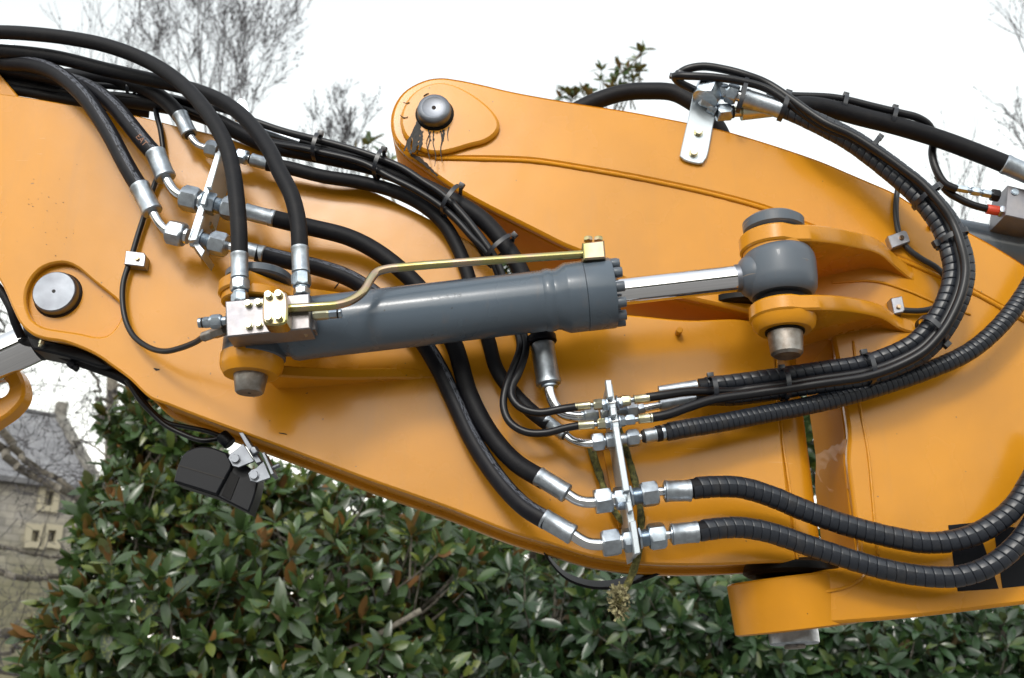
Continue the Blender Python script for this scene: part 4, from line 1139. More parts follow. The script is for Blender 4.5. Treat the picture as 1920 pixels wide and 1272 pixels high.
# ------------------------------------------------------------------ work light under the boom
wl = thing('work_light', P(420, 960, .08), 'black work light hung under the boom on a folded steel bracket', 'work light')
mb = prism(MB(), [(327, 904, 'c'), (331, 885), (336, 871), (343, 855), (352, 846), (366, 840), (384, 838), (405, 842), (425, 850, 'c'), (436, 872), (424, 897, 'c'), (407, 929, 'c')], .026, .0338, .003, dpx=.03)
hs = obj('housing', mb, 'plastic', wl)
mb = prism(MB(), poly([(334, 871), (378, 884), (421, 897), (420, 899), (377, 886.5), (333, 873.5)]), .0252, .028, .0002)
obj('housing_seam', mb, 'dark', hs)
mb = prism(MB(), poly([(433, 884), (449, 895), (432, 938), (415, 929)]), .0325, .0345, .0004)
obj('lens', mb, 'lens', wl)
mb = prism(MB(), [(345, 854), (362, 842), (384, 838), (425, 849, 'c'), (468, 877), (484, 893), (482, 912), (476, 935), (466, 961, 'c'), (406, 931, 'c'), (329, 906, 'c'), (337, 872)], .034, .085, .003)
obj('rear_housing', mb, 'plastic', wl)
mb = prism(MB(), [(428, 860), (431, 851), (440, 845, 'c'), (456, 832, 'c'), (477, 865, 'c'), (447, 877, 'c'), (436, 874)], .012, .018, .001)
obj('bracket_plate', mb, 'pin', wl)
mb = prism(MB(), [(465, 888), (471, 881), (480, 878, 'c'), (494, 864, 'c'), (508, 896, 'c'), (482, 905, 'c'), (469, 902)], .004, .010, .001)
obj('bracket_plate', mb, 'pin', wl)
mb = prism(MB(), poly([(447, 811), (456, 811), (491, 866), (480, 869)]), .0, .05, .001); obj('bracket_bar', mb, 'pin', wl)
mb = prism(MB(), poly([(490, 849), (496, 848), (514, 888), (508, 891)]), -.012, .03, .001); obj('bracket_bar', mb, 'pin', wl)
fbolt(wl, 442, 861, .012, 8.5, .006, 'pin', 'bracket_bolt'); fbolt(wl, 477, 892, .004, 8.5, .006, 'pin', 'bracket_bolt')
seq(wl, ((474, 841, -.004), (482, 854, -.004)), [('hex_nut', 0, 12, 8, 'hex', 'pin')])
seq(wl, ((511, 878, .01), (526, 871, .01)), [('bolt_thread', 0, 15, 4.5, 'thr', 'pin')])
mb = rod(MB(), P(415, 816, .06), P(432, 833, .06), .013, 20, .002); obj('cable_gland', mb, 'plastic', wl)
h, _ = hose('thin black lamp cable drooping from the boom edge to the work light', [(238, 712, .04), (262, 750, .05), (285, 775, .06), (310, 797, .065), (345, 815, .065), (380, 826, .06), (412, 822, .06)], 5, 'cable', name='lamp_cable', cat='cable')
h, _ = hose('thin black cable hugging the boom bottom edge above the lamp cable', [(236, 712, .06), (258, 735, .07), (280, 765, .08), (312, 792, .08), (345, 800, .08), (385, 808, .08), (420, 820, .08)], 4.5, 'cable', name='lamp_cable', cat='cable')
h, _ = hose('black hose strung under the boom edge behind the round steel pin', [(30, 640, .1), (75, 645, .09), (105, 660, .08), (140, 676, .08), (185, 692, .08), (222, 706, .08), (250, 722, .08), (280, 748, .09)], 9, group=None)
mb = prism(MB(), [(50, 630, 'c'), (90, 638), (120, 646), (150, 655), (185, 672), (205, 686, 'c'), (190, 688), (150, 676), (120, 668), (95, 662), (62, 655, 'c')], .05, .12, .004)
tag(obj('cover_plate', mb, 'plastic'), 'dark cover plate tucked beneath the boom edge beside the chrome rod end', 'cover plate')
seq(h, ((130, 680, .07), (146, 694, .07)), [('hose_bolt', 0, 12, 7, 'hex', 'plastic'), ('bolt_end', 12, 20, 5.5, 'hex', 'plastic')])

# black rubber strap hanging under the boom
mb = MB()
pts = cr([(1005, 1010, 130), (1030, 1055, 130), (1062, 1088, 130), (1105, 1104, 130), (1150, 1105, 130), (1200, 1092, 130), (1260, 1068, 130)], step=8)
vs, fs = [], []
for i, (x, y, d) in enumerate(pts):
    p = P(x, y, d / 1000)
    q = p + Vector((0, .05, .018))
    n_ = Vector((0, -.3, 1)).normalized() * .005
    vs += [p, q, q + n_, p + n_]
for i in range(len(pts) - 1):
    for j in range(4):
        a, b = i * 4 + j, i * 4 + (j + 1) % 4
        fs.append((a, b, b + 4, a + 4))
mb.add(vs, fs)
tag(obj('rubber_strap', mb, 'rubber'), 'wide black strap sagging in a bow beneath the boom bottom edge', 'strap')

# ------------------------------------------------------------------ lower-left machine parts
lr = thing('hydraulic_ram', P(20, 690, .12), 'chrome ram rod with black gland poking from under the boom beside the hook', 'hydraulic cylinder')
A, B = P(-150, 740, .13), P(66, 641, .13)
k = S(30, 660, .13)
obj('piston_rod', lathe(MB(), A, B, [(0, 38 * k), (1, 38 * k)], 56), 'chrome', lr)
obj('gland', lathe(MB(), A.lerp(B, .99), A.lerp(B, 1.1), [(0, 39 * k), (.1, 40 * k), (1, 36 * k)], 48), 'plastic', lr)
a = P(76, 648, .03); obj('grease_nipple', lathe(MB(), P(80, 640, .04), P(74, 651, .04), [(0, .006), (.5, .006), (.55, .004), (1, .003)], 14), 'brass', lr)
mb = prism(MB(), [(-160, 700, 'c'), (-20, 688), (6, 682), (28, 688), (40, 704), (46, 728), (42, 748), (20, 774), (-6, 792), (-60, 828), (-160, 890, 'c')], .18, .225, .006, [ell(-8, 726, 23, 20)])
tag(obj('lifting_lug', mb, 'paint'), 'rounded orange lug with an oval hole below the chrome rod', 'lifting lug')
h, _ = hose('black hose arc at the picture edge beside the sunken steel pin', [(-60, 470, .05), (-15, 525, .05), (6, 552, .05), (20, 578, .05), (28, 604, .06), (40, 632, .08)], 8, group=None)
mb = prism(MB(), poly([(-160, 60), (-20, 120), (2, 142), (36, 182), (-160, 190)]), .03, .1, .003)
tag(obj('boom_gusset', mb, 'paint'), 'orange sloping gusset corner under the fanned hoses at the picture edge', 'gusset')

# ------------------------------------------------------------------ far cylinder at the right
fc = thing('hydraulic_cylinder', P(1900, 480, .14), 'grey hydraulic cylinder half hidden behind the arm top edge, with weld seam', 'hydraulic cylinder')
A, B = P(1740, 440, .16), P(2140, 520, .16)
k = S(1900, 470, .16)
obj('barrel', lathe(MB(), A, B, [(0, 36 * k), (.02, 40 * k), (.385, 41 * k), (.40, 44 * k), (.42, 44 * k), (.43, 46 * k), (1, 46 * k)], 56), 'grey', fc)
mb = prism(MB(), poly([(1866, 425), (1885, 404), (1960, 418), (1960, 440)]), .12, .18, .001)
obj('port_boss', mb, 'grey', fc)
fb = thing('valve_block', P(1910, 400, .1), 'shiny purple-tinged valve block on the far cylinder, with red-capped sensor', 'valve block')
mb = prism(MB(), poly([(1890, 347), (1975, 368), (1975, 424), (1885, 404)]), .04, .12, .002)
obj('block_body', mb, 'block', fb)
fbolt(fb, 1903, 360, .039, 6.5, .003, 'zinc')
for i in range(3):
    pass

# ------------------------------------------------------------------ lichen twig caught in the bracket
tw = thing('broken_twig', P(1160, 1140, -.04), 'mossy broken twig wedged behind the zinc plate, tufted with lichen at its tip', 'twig')
bk = mat('mossy_bark', (0.11, 0.10, 0.035), 0.9)
t = NT(bk)
t.col(t.ramp(t.noise(90, 6, 0.7).outputs[0], [(0.38, (0.03, 0.03, 0.012)), (0.52, (0.12, 0.115, 0.03)), (0.68, (0.26, 0.235, 0.08))]).outputs[0])
t.bump(t.noise(140, 4).outputs[0], 0.9, 0.003)
for nm, pts, r0, r1 in (('stem', [(1160, 800, -.03), (1176, 850, -.03), (1190, 900, -.03), (1200, 950, -.03), (1202, 990, -.03), (1196, 1040, -.035), (1184, 1080, -.04), (1166, 1115, -.045), (1152, 1140, -.05)], 6, 7), ('side_stem', [(1105, 826, -.02), (1114, 860, -.02), (1124, 890, -.022), (1136, 925, -.025), (1160, 970, -.028), (1198, 1000, -.03)], 8, 5)):
    pa = pxpath(pts, 5); kk = S(*pts[0])
    obj(nm, tube(MB(), pa, 6 * kk, 12, True, lambda q: kk * (r0 + (r1 - r0) * q / pa.L) * (1 + .35 * noise.noise(Vector((q * 55, r0, 1))))), bk, tw)
lm = mat('lichen', (0.30, 0.27, 0.14), 0.95)
t = NT(lm); t.col(t.ramp(t.noise(160, 4).outputs[0], [(0.35, (0.10, 0.085, 0.04)), (0.65, (0.36, 0.33, 0.18))]).outputs[0])
mb = MB(); rnd = random.Random(3)
cc = P(1160, 1126, -.05)
for i in range(300):
    v = Vector((rnd.gauss(0, 1), rnd.gauss(0, 1), rnd.gauss(0, 1))).normalized()
    p = cc + Vector((v.x * .007 + rnd.gauss(0, .004), v.y * .007, v.z * .017 + rnd.gauss(-.003, .006)))
    q = p + v * rnd.uniform(.002, .011)
    w = v.cross(Vector((rnd.random(), rnd.random(), rnd.random()))).normalized() * .0018
    mb.add([p - w, p + w, q + w * 1.5, q - w * 1.5], [(0, 1, 2, 3)], False)
lt = obj('lichen_tuft', mb, lm, tw); lt['kind'] = 'stuff'

# ------------------------------------------------------------------ magnolias
def leaf_mat(name, top, under, rough=0.27):
    m = mat(name, top, rough)
    t = NT(m)
    geo = t.n('ShaderNodeNewGeometry')
    oi = t.n('ShaderNodeObjectInfo')
    n = t.noise(9, 3)
    v = t.n('ShaderNodeAttribute', attribute_name='tint')
    rn = t.math('FRACT', t.math('ADD', t.math('ADD', oi.outputs['Random'], v.outputs['Fac']), t.math('MULTIPLY', n.outputs[0], .35)))
    tp = t.ramp(rn, [(0.0, tuple(c * .55 for c in top)), (0.45, top), (0.8, tuple(c * 1.5 for c in top)), (0.97, (top[0] * 3.2, top[1] * 2.1, top[2] * 1.0))])
    un = t.ramp(rn, [(0.0, tuple(c * .6 for c in under)), (0.55, under), (0.84, tuple(c * 1.25 for c in under)), (0.88, (0.09, 0.10, 0.04)), (1.0, (0.13, 0.14, 0.06))])
    t.col(t.mix(geo.outputs['Backfacing'], tp.outputs[0], un.outputs[0]))
    rr = t.n('ShaderNodeMapRange'); t.l(geo.outputs['Backfacing'], rr.inputs[0]); rr.inputs[3].default_value = rough; rr.inputs[4].default_value = .75
    t.rough(rr.outputs[0])
    t.bump(t.noise(60, 2).outputs[0], .12, .002)
    tl = t.n('ShaderNodeBsdfTranslucent', Color=(top[0] * 3.2, top[1] * 3.0, top[2] * 1.5, 1))
    mx = t.n('ShaderNodeMixShader'); mx.inputs[0].default_value = .13
    out = t.t.nodes['Material Output']
    t.l(t.b.outputs[0], mx.inputs[1]); t.l(tl.outputs[0], mx.inputs[2]); t.l(mx.outputs[0], out.inputs['Surface'])
    return m
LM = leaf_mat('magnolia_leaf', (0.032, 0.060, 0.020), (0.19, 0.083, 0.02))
LM2 = leaf_mat('magnolia_leaf_painted_shade', (0.018, 0.040, 0.015), (0.06, 0.037, 0.013))  # same leaf, colours darkened to stand in for shade under the canopy
bark = mat('grey_bark', (0.14, 0.125, 0.105), 0.9)
t = NT(bark)
t.col(t.ramp(t.noise(22, 6, 0.7).outputs[0], [(0.35, (0.06, 0.052, 0.042)), (0.55, (0.15, 0.135, 0.11)), (0.72, (0.24, 0.225, 0.18))]).outputs[0])
t.bump(t.noise(60, 5).outputs[0], 0.7, 0.01)
twigm = mat('bare_twig_bark', (0.06, 0.055, 0.06), 0.9)
LEAFS = []
for vi in range(4):
    rnd = random.Random(40 + vi)
    wmax, curl, fold = rnd.uniform(.155, .205), rnd.uniform(.05, .28), rnd.uniform(.04, .10)
    vs = []
    prof = [(0.0, .03), (0.14, .5), (0.34, .92), (0.56, 1.0), (0.80, .68), (1.0, .02)]
    for u, w in prof:
        z = -curl * u * u
        sway = .03 * math.sin(u * 3 + vi)
        for sgn in (-1, 0, 1):
            vs.append(Vector((sgn * w * wmax + sway, u, z + (fold * w if sgn else 0))))
    fs = []
    for k in range(len(prof) - 1):
        for j in range(2):
            a = k * 3 + j
            fs.append((a, a + 1, a + 4, a + 3))
    LEAFS.append((vs, fs))
LEAF_ME = {}
def leaf_mesh(vi, m):
    if (vi, m.name) not in LEAF_ME:
        me = bpy.data.meshes.new('leaf')
        me.from_pydata(LEAFS[vi][0], [], LEAFS[vi][1])
        me.polygons.foreach_set('use_smooth', [True] * len(me.polygons))
        me.materials.append(m)
        LEAF_ME[(vi, m.name)] = me
    return LEAF_ME[(vi, m.name)]
def rosette(rnd, c, axis, size, out, erect=0.0):
    "a whorl of leaves round a shoot tip"
    axis = axis.normalized()
    q = axis.to_track_quat('Z', 'Y').to_matrix()
    n = rnd.randint(7, 11)
    a0 = rnd.random() * 7
    for i in range(n):
        a = a0 + i * 2.4
        inner = i / n                                # later leaves stand up more
        el = R(rnd.gauss(12 + 42 * inner, 13))
        if inner > .6 and rnd.random() < erect:
            el = R(rnd.gauss(78, 9))
        d = Vector((math.cos(a) * math.cos(el), math.sin(a) * math.cos(el), math.sin(el)))
        up = Vector((-math.cos(a) * math.sin(el), -math.sin(a) * math.sin(el), math.cos(el)))
        roll = rnd.gauss(0, .35)
        d, up = q @ d, q @ up
        x = d.cross(up)
        up2 = up * math.cos(roll) + x * math.sin(roll)
        x = d.cross(up2)
        L = size * rnd.uniform(.65, 1.12)
        base = c - axis * rnd.uniform(0, .35) * size + d * size * .04
        M4 = Matrix(((x.x * L, d.x * L, up2.x * L, base.x), (x.y * L, d.y * L, up2.y * L, base.y), (x.z * L, d.z * L, up2.z * L, base.z), (0, 0, 0, 1)))
        out.append((M4, rnd.randrange(4)))
def magnolia(label, base, blobs, nros, leaf, seed, m, vis, trunk_pts, limbs, toward=Vector((0, -.8, .55)), spread=.55, lone=(), erect=.25):
    rnd = random.Random(seed)
    root = thing('magnolia_tree', base, label, 'tree', 'evergreen magnolias')
    leaves, tips = [], []
    tot = sum(b[3] for b in blobs)
    for (c, rad, shell, wgt) in blobs:
        for i in range(int(nros * wgt / tot)):
            while True:
                v = Vector((rnd.uniform(-1, 1), rnd.uniform(-1, 1), rnd.uniform(-1, 1)))
                if shell < v.length < 1:
                    break
            p = Vector((c.x + v.x * rad[0], c.y + v.y * rad[1], c.z + v.z * rad[2]))
            if p.z < .15:
                continue
            hole = noise.noise(p * 1.9 + Vector((seed, 0, 0)))
            if hole < -.40:
                continue
            axis = (v * spread + toward * .6 + Vector((rnd.gauss(0, .35), rnd.gauss(0, .3), rnd.gauss(0, .35))))
            rosette(rnd, p, axis, leaf * rnd.uniform(.85, 1.15), leaves, erect if p.x < -.3 else erect * .4)
            tips.append((p, axis.normalized(), c))
    for p, axis, sz in lone:
        rosette(rnd, p, axis, sz, leaves, erect); tips.append((p, axis.normalized(), p + Vector((0, .3, -.6))))
    # the 300 that show largest become parts, the rest one mass
    sc = []
    for i, (M4, vi) in enumerate(leaves):
        x, y, z = PROJ(M4 @ Vector((0, .5, 0)))
        ok = -10 < x < 1930 and -10 < y < 1282 and vis(x, y)
        sc.append(((M4.to_3x3().col[1].length * 1966 / z) if ok and z > 0 else 0, i))
    sc.sort(reverse=True)
    big = {i for s_, i in sc[:300] if s_ > 8}
    mb = MB(); tint = []
    for i, (M4, vi) in enumerate(leaves):
        if i in big:
            o = bpy.data.objects.new('leaf', leaf_mesh(vi, m))
            COL.objects.link(o)
            o.parent = root
            o.matrix_local = Matrix.Translation(-root.location) @ M4
        else:
            mb.add([M4 @ v for v in LEAFS[vi][0]], LEAFS[vi][1], True)
            tint += [rnd.random()] * len(LEAFS[vi][0])
    o = obj('foliage', mb, m, root, 180)
    at = o.data.attributes.new('tint', 'FLOAT', 'POINT'); at.data.foreach_set('value', tint)
    o['kind'] = 'stuff'
    # wood
    def limb(nm, pts, r0, r1, n=9):
        pa = Path([Vector(p) for p in cr([tuple(p) for p in pts], n=6)])
        return obj(nm, tube(MB(), pa, r0, n, True, lambda q: (r0 + (r1 - r0) * q / pa.L) * (1 + .12 * noise.noise(Vector((q * 6, r0 * 50, seed))))), bark, root)
    tr = limb('trunk', trunk_pts, .10, .03, 12)
    for l, r0, r1 in limbs:
        limb('limb', l, r0, r1)
    mb = MB()
    for p, axis, c in tips:
        e = p - axis * leaf * 1.9 + (c - p) * .12 + Vector((0, 0, -.06))
        pa = Path([Vector(q) for q in cr([tuple(p), tuple(p.lerp(e, .5) + Vector((0, 0, -.012))), tuple(e)], n=3)])
        tube(mb, pa, .005, 5, False, lambda q: .0035 + .006 * q / pa.L)
    o = obj('twigs', mb, bark, root); o['kind'] = 'stuff'
    return root
def Q(px, py, y):
    "point at a pixel, y metres from the camera"
    return P(px, py, y - BY)
def boom_low(x):
    "boom's lower edge in the picture"
    pts = [(-50, 560), (100, 660), (250, 740), (420, 815), (600, 900), (800, 975), (960, 1030), (1110, 1072), (1260, 1085), (1370, 1100), (1390, 1192), (1700, 1160), (1920, 1135)]
    for (a, b), (c, d) in zip(pts, pts[1:]):
        if a <= x <= c:
            return b + (d - b) * (x - a) / (c - a)
    return 1e9
LAY, LBY, LCY = 6.6, 7.6, 9.5
gA = Q(470, 1400, LAY + .6); gA.z = 0
def blob(px, py, y, rx, ry, rz, shell=.35, w=None):
    return (Q(px, py, y), (rx, ry, rz), shell, w or rx * rz)
magnolia('evergreen magnolia nearest the stone house, many leaves showing brown undersides', gA,
         [blob(300, 1210, LAY, .75, .7, .55), blob(520, 1120, LAY + .2, .8, .7, .5), blob(740, 1100, LAY + .5, .7, .7, .42), blob(260, 1010, LAY + .7, .42, .55, .5), blob(310, 860, LAY + 1.0, .32, .4, .42), blob(430, 960, LAY + .9, .55, .5, .42),
          blob(170, 1270, LAY - .1, .38, .5, .34), blob(250, 800, LAY + 1, .2, .35, .28, .2), blob(330, 800, LAY + 1.1, .3, .3, .25, .2), blob(190, 1090, LAY + .6, .2, .3, .5, .2), blob(150, 1200, LAY + .9, .34, .4, .42, .35), blob(200, 950, LAY + .8, .16, .3, .3, .2), blob(560, 990, LAY + .9, .6, .5, .35), blob(720, 1000, LAY + 1.0, .5, .4, .3), blob(860, 1040, LAY + .9, .5, .4, .3), blob(640, 1260, LAY + .2, .8, .6, .35), blob(420, 1320, LAY, 1.0, .7, .35)],
         1350, .170, 11, LM, lambda x, y: y > boom_low(x) - 10, erect=.95, trunk_pts=
         [gA, gA + Vector((.05, 0, .8)), Q(430, 1150, LAY + .6), Q(360, 960, LAY + .9), Q(320, 830, LAY + 1)],
         limbs=[([Q(430, 1200, LAY + .6), Q(560, 1160, LAY + .3), Q(700, 1080, LAY + .3)], .03, .012), ([Q(430, 1200, LAY + .6), Q(330, 1150, LAY + .4), Q(210, 1080, LAY + .4)], .028, .01),
          ([Q(600, 1240, LAY + .1), Q(680, 1205, LAY), Q(790, 1145, LAY)], .016, .02), ([Q(450, 1290, LAY + .4), Q(300, 1250, LAY + .1), Q(160, 1240, LAY)], .022, .008)],
         lone=[(Q(205, 1045, LAY - .3), Vector((-.3, -.5, 1)), .16), (Q(160, 1105, LAY - .3), Vector((-.4, -.4, 1)), .17), (Q(120, 1160, LAY - .3), Vector((-.7, -.5, .7)), .17), (Q(95, 1250, LAY - .3), Vector((-.6, -.5, .7)), .16), (Q(265, 775, LAY + .9), Vector((-.2, -.4, 1)), .15)])
gB = Q(875, 1400, LBY); gB.z = 0
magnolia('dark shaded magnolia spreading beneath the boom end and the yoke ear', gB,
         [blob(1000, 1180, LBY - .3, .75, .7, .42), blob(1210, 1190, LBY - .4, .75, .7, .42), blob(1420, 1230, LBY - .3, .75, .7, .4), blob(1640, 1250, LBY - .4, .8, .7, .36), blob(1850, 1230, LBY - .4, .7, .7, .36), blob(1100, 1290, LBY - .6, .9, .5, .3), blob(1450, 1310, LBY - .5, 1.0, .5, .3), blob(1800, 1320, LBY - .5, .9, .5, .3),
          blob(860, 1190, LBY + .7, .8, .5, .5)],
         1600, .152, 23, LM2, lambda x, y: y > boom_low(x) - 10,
         [gB, gB + Vector((0, 0, .7)), Q(878, 1150, LBY), Q(885, 980, LBY + .2), Q(900, 800, LBY + .4)],
         [([Q(878, 1260, LBY), Q(1000, 1220, LBY - .3), Q(1150, 1190, LBY - .3), Q(1280, 1150, LBY - .3)], .035, .012), ([Q(878, 1250, LBY), Q(800, 1190, LBY - .4), Q(770, 1160, LBY - .4), Q(705, 1215, LBY - .7)], .02, .012),
          ([Q(878, 1290, LBY), Q(1150, 1290, LBY - .2), Q(1500, 1260, LBY - .3), Q(1800, 1210, LBY - .3)], .04, .014)])
gC = Q(1010, 1420, LCY); gC.z = 0
magnolia('tall magnolia behind the boom, only its topmost sprigs reaching into the white sky', gC,
         [blob(900, 560, LCY, 1.3, 1.0, 1.0), blob(1150, 430, LCY, 1.2, .9, .9), blob(1000, 900, LCY, 1.6, 1.0, 1.0), blob(1350, 700, LCY, 1.4, 1.0, 1.1), blob(1560, 950, LCY + .3, 1.0, .9, .9), blob(860, 430, LCY - .2, .5, .5, .35), blob(1515, 770, LCY, .5, .6, .8, 0.9), blob(560, 960, LCY, .8, .7, .5), blob(780, 1000, LCY, .9, .7, .6), blob(620, 1080, LCY, 1.5, .9, .8), blob(1010, 1080, LCY, 1.0, .8, .6), blob(1330, 1080, LCY, 1.0, .8, .6), blob(980, 1180, LCY, 1.5, .9, .8), blob(1350, 1130, LCY, 1.6, .9, .8), blob(1750, 1150, LCY, 1.5, .9, .8)],
         2100, .175, 31, LM, lambda x, y: y < 200 or (660 < x < 1010 and 255 < y < 520) or (1480 < x < 1560 and 640 < y < 900),
         [gC, gC + Vector((0, 0, 1.5)), Q(1010, 900, LCY), Q(1050, 500, LCY), Q(1130, 190, LCY)],
         [([Q(1010, 900, LCY), Q(850, 600, LCY), Q(690, 280, LCY)], .05, .008), ([Q(1040, 600, LCY), Q(1300, 400, LCY), Q(1420, 330, LCY)], .05, .01), ([Q(1000, 700, LCY), Q(1300, 640, LCY), Q(1560, 700, LCY)], .05, .01),
          ([Q(1130, 200, LCY), Q(1150, 150, LCY), Q(1185, 120, LCY), Q(1205, 92, LCY)], .012, .005)],
         lone=[(Q(690, 268, LCY), Vector((0, -.3, 1)), .19), (Q(700, 262, LCY - .2), Vector((.3, -.3, 1)), .17), (Q(668, 285, LCY), Vector((-.6, -.3, .4)), .15), (Q(720, 292, LCY), Vector((.6, -.4, .2)), .15), (Q(732, 300, LCY), Vector((.6, -.4, .2)), .13)] +
              [(Q(x, y, LCY + rnd_), Vector((a, -.5, .8)), s_ * 1.35) for x, y, rnd_, a, s_ in ((1203, 95, 0, .1, .11), (1192, 106, .1, -.3, .10), (1178, 122, 0, -.1, .12), (1196, 132, .1, .5, .11), (1165, 130, 0, -.5, .12), (1172, 142, .1, .4, .12), (1190, 146, 0, .7, .10), (1152, 150, 0, -.4, .12), (1160, 162, .1, .3, .12), (1127, 130, 0, -.2, .10), (1126, 148, 0, 0, .08), (1150, 172, 0, -.5, .13), (1164, 178, .1, .5, .12), (1066, 172, 0, -.3, .13), (1050, 180, .1, -.7, .12), (1082, 176, 0, .3, .12), (1098, 172, .1, .4, .13), (1110, 180, 0, .3, .13), (1072, 186, .1, 0, .13))])

# ------------------------------------------------------------------ bare winter trees
def grow(mb, rnd, p, d, length, r, depth, up=.2, buds=None, minr=.004, kids=(3, 5), bend=.25, ang=(.35, .8), ratio=(.45, .7), bs=1.0):
    n = max(3, int(length / .35) + 2)
    pts = [p.copy()]
    dd = d.normalized()
    for i in range(n):
        dd = (dd + Vector((rnd.gauss(0, bend), rnd.gauss(0, bend), rnd.gauss(0, bend) + up)) * (1 / n) * 1.6).normalized()
        pts.append(pts[-1] + dd * (length / n))
    pa = Path(pts)
    tube(mb, pa, r, 5 if r > .02 else 4 if r > .009 else 3, False, lambda q: max(minr, r * (1 - .75 * q / pa.L)))
    if depth <= 0:
        if buds is not None:
            for i in range(rnd.randint(2, 5)):
                q, T, U, V = pa.at(pa.L * rnd.uniform(.3, 1))
                s_ = rnd.uniform(.016, .034) * bs
                a = rnd.random() * 6.3
                o = q + (U * math.cos(a) + V * math.sin(a)) * s_ * .6
                buds.add([o + T * s_ * 1.7, o + U * s_ * .6, o + V * s_ * .6, o - U * s_ * .6, o - V * s_ * .6, o - T * s_ * 1.2], [(0, 1, 2), (0, 2, 3), (0, 3, 4), (0, 4, 1), (5, 2, 1), (5, 3, 2), (5, 4, 3), (5, 1, 4)], False)
        return
    for i in range(rnd.randint(*kids)):
        t_ = rnd.uniform(.22, 1.0)
        q, T, U, V = pa.at(pa.L * t_)
        a = rnd.random() * 6.3
        k = rnd.uniform(*ang)
        d2 = T * math.cos(k) + (U * math.cos(a) + V * math.sin(a)) * math.sin(k)
        grow(mb, rnd, q, d2, length * rnd.uniform(*ratio), max(minr, r * (1 - .6 * t_) * rnd.uniform(.5, .75)), depth - 1, up, buds, minr, kids, bend, ang, ratio, bs)
def bare_tree(label, base, stems, seed, depth=3, m=twigm, up=.35, minr=.006, buds=True, kids=(4, 6), bend=.2, ang=(.3, .6), trunk_r=.2, ratio=(.45, .7)):
    "stems: (start, direction, length, radius) rising from the trunk"
    rnd = random.Random(seed)
    root = thing('bare_tree', base, label, 'tree', 'leafless winter trees')
    top = sum((s_[0] for s_ in stems), Vector()) / len(stems)
    mb = MB()
    tube(mb, Path([Vector(p) for p in cr([tuple(base), tuple(base.lerp(top, .5) + Vector((.1, 0, 0))), tuple(top)], n=6)]), trunk_r, 12, True, lambda q: trunk_r * (1 - .5 * min(1, q / max(.1, (top - base).length))))
    for p, d, L, r in stems:
        tube(mb, Path([top, top.lerp(p, .5) + Vector((0, 0, .1)), p]), r * 1.2, 8, False)
    obj('trunk', mb, bark, root)
    tw_, bd = MB(), MB()
    for p, d, L, r in stems:
        grow(tw_, rnd, p, d, L, r, depth, up, bd if buds else None, minr, kids, bend, ang, ratio)
    o = obj('twigs', tw_, m, root); o['kind'] = 'stuff'
    if bd.v:
        o = obj('buds', bd, m, root); o['kind'] = 'stuff'
    return root
def gnd(px, y):
    q = Q(px, 1300, y); q.z = 0; return q
up_ = Vector((0, 0, 1))
DT = 24
def st(px, py, px2, py2, y, r):
    a, b = Q(px, py, y), Q(px2, py2, y)
    return (a, b - a, (b - a).length, r)
bare_tree('tall leafless tree with upright twigs behind the arching hoses', gnd(420, DT), [st(370, 330, 330, 20, DT, .05 * .6), st(390, 330, 380, -40, DT, .06 * .6), st(400, 330, 420, 20, DT + .5, .05 * .6), st(430, 330, 470, 30, DT, .05 * .6), st(440, 340, 510, 110, DT, .045 * .6), st(360, 330, 300, 110, DT, .04 * .6), st(410, 320, 350, 60, DT + 1, .045 * .6), st(420, 330, 450, 90, DT - .5, .045 * .6)], 5, 3, up=.3, minr=.0036, kids=(5, 7), ang=(.3, .68), ratio=(.4, .62))
bare_tree('smaller leafless tree seen between the two topmost hoses', gnd(210, DT + 2), [st(190, 300, 165, 60, DT + 2, .035), st(215, 300, 200, 70, DT + 2, .035), st(230, 300, 235, 55, DT + 2, .035), st(180, 300, 135, 110, DT + 2, .03), st(250, 300, 260, 110, DT + 2.4, .03)], 8, 2, up=.25, minr=.0055, kids=(3, 5))
bare_tree('bushy leafless tree left of the dripping arm pin', gnd(610, DT + 4), [st(590, 400, 572, 270, DT + 4, .035), st(610, 400, 595, 250, DT + 4, .035), st(620, 400, 632, 280, DT + 4, .035), st(640, 400, 660, 255, DT + 4, .035), st(650, 400, 680, 275, DT + 4, .035), st(580, 400, 560, 300, DT + 4.5, .03)], 13, 3, up=.25, minr=.004, kids=(4, 6), ang=(.25, .55), ratio=(.4, .62))
bare_tree('leafless branch tips in the sky at the top corner above the sloping hose', gnd(2010, DT), [st(1960, 330, 1910, 200, DT, .035), st(1980, 330, 1935, 150, DT, .035), st(1960, 330, 1880, 235, DT, .03), st(1990, 300, 1930, 30, DT, .04), st(1960, 200, 1905, 20, DT, .03)], 17, 2, up=.1, minr=.0045, kids=(3, 5), ratio=(.35, .6))
bare_tree('thin leafless saplings showing below the far block and above the grey barrel', gnd(1830, DT + 3), [st(1790, 520, 1776, 345, DT + 3, .03), st(1800, 520, 1806, 370, DT + 3, .03), st(1812, 520, 1822, 385, DT + 3, .03), st(1840, 520, 1848, 400, DT + 3, .03), st(1795, 520, 1795, 300, DT + 3, .03)], 19, 2, up=.3, minr=.008, kids=(2, 4))
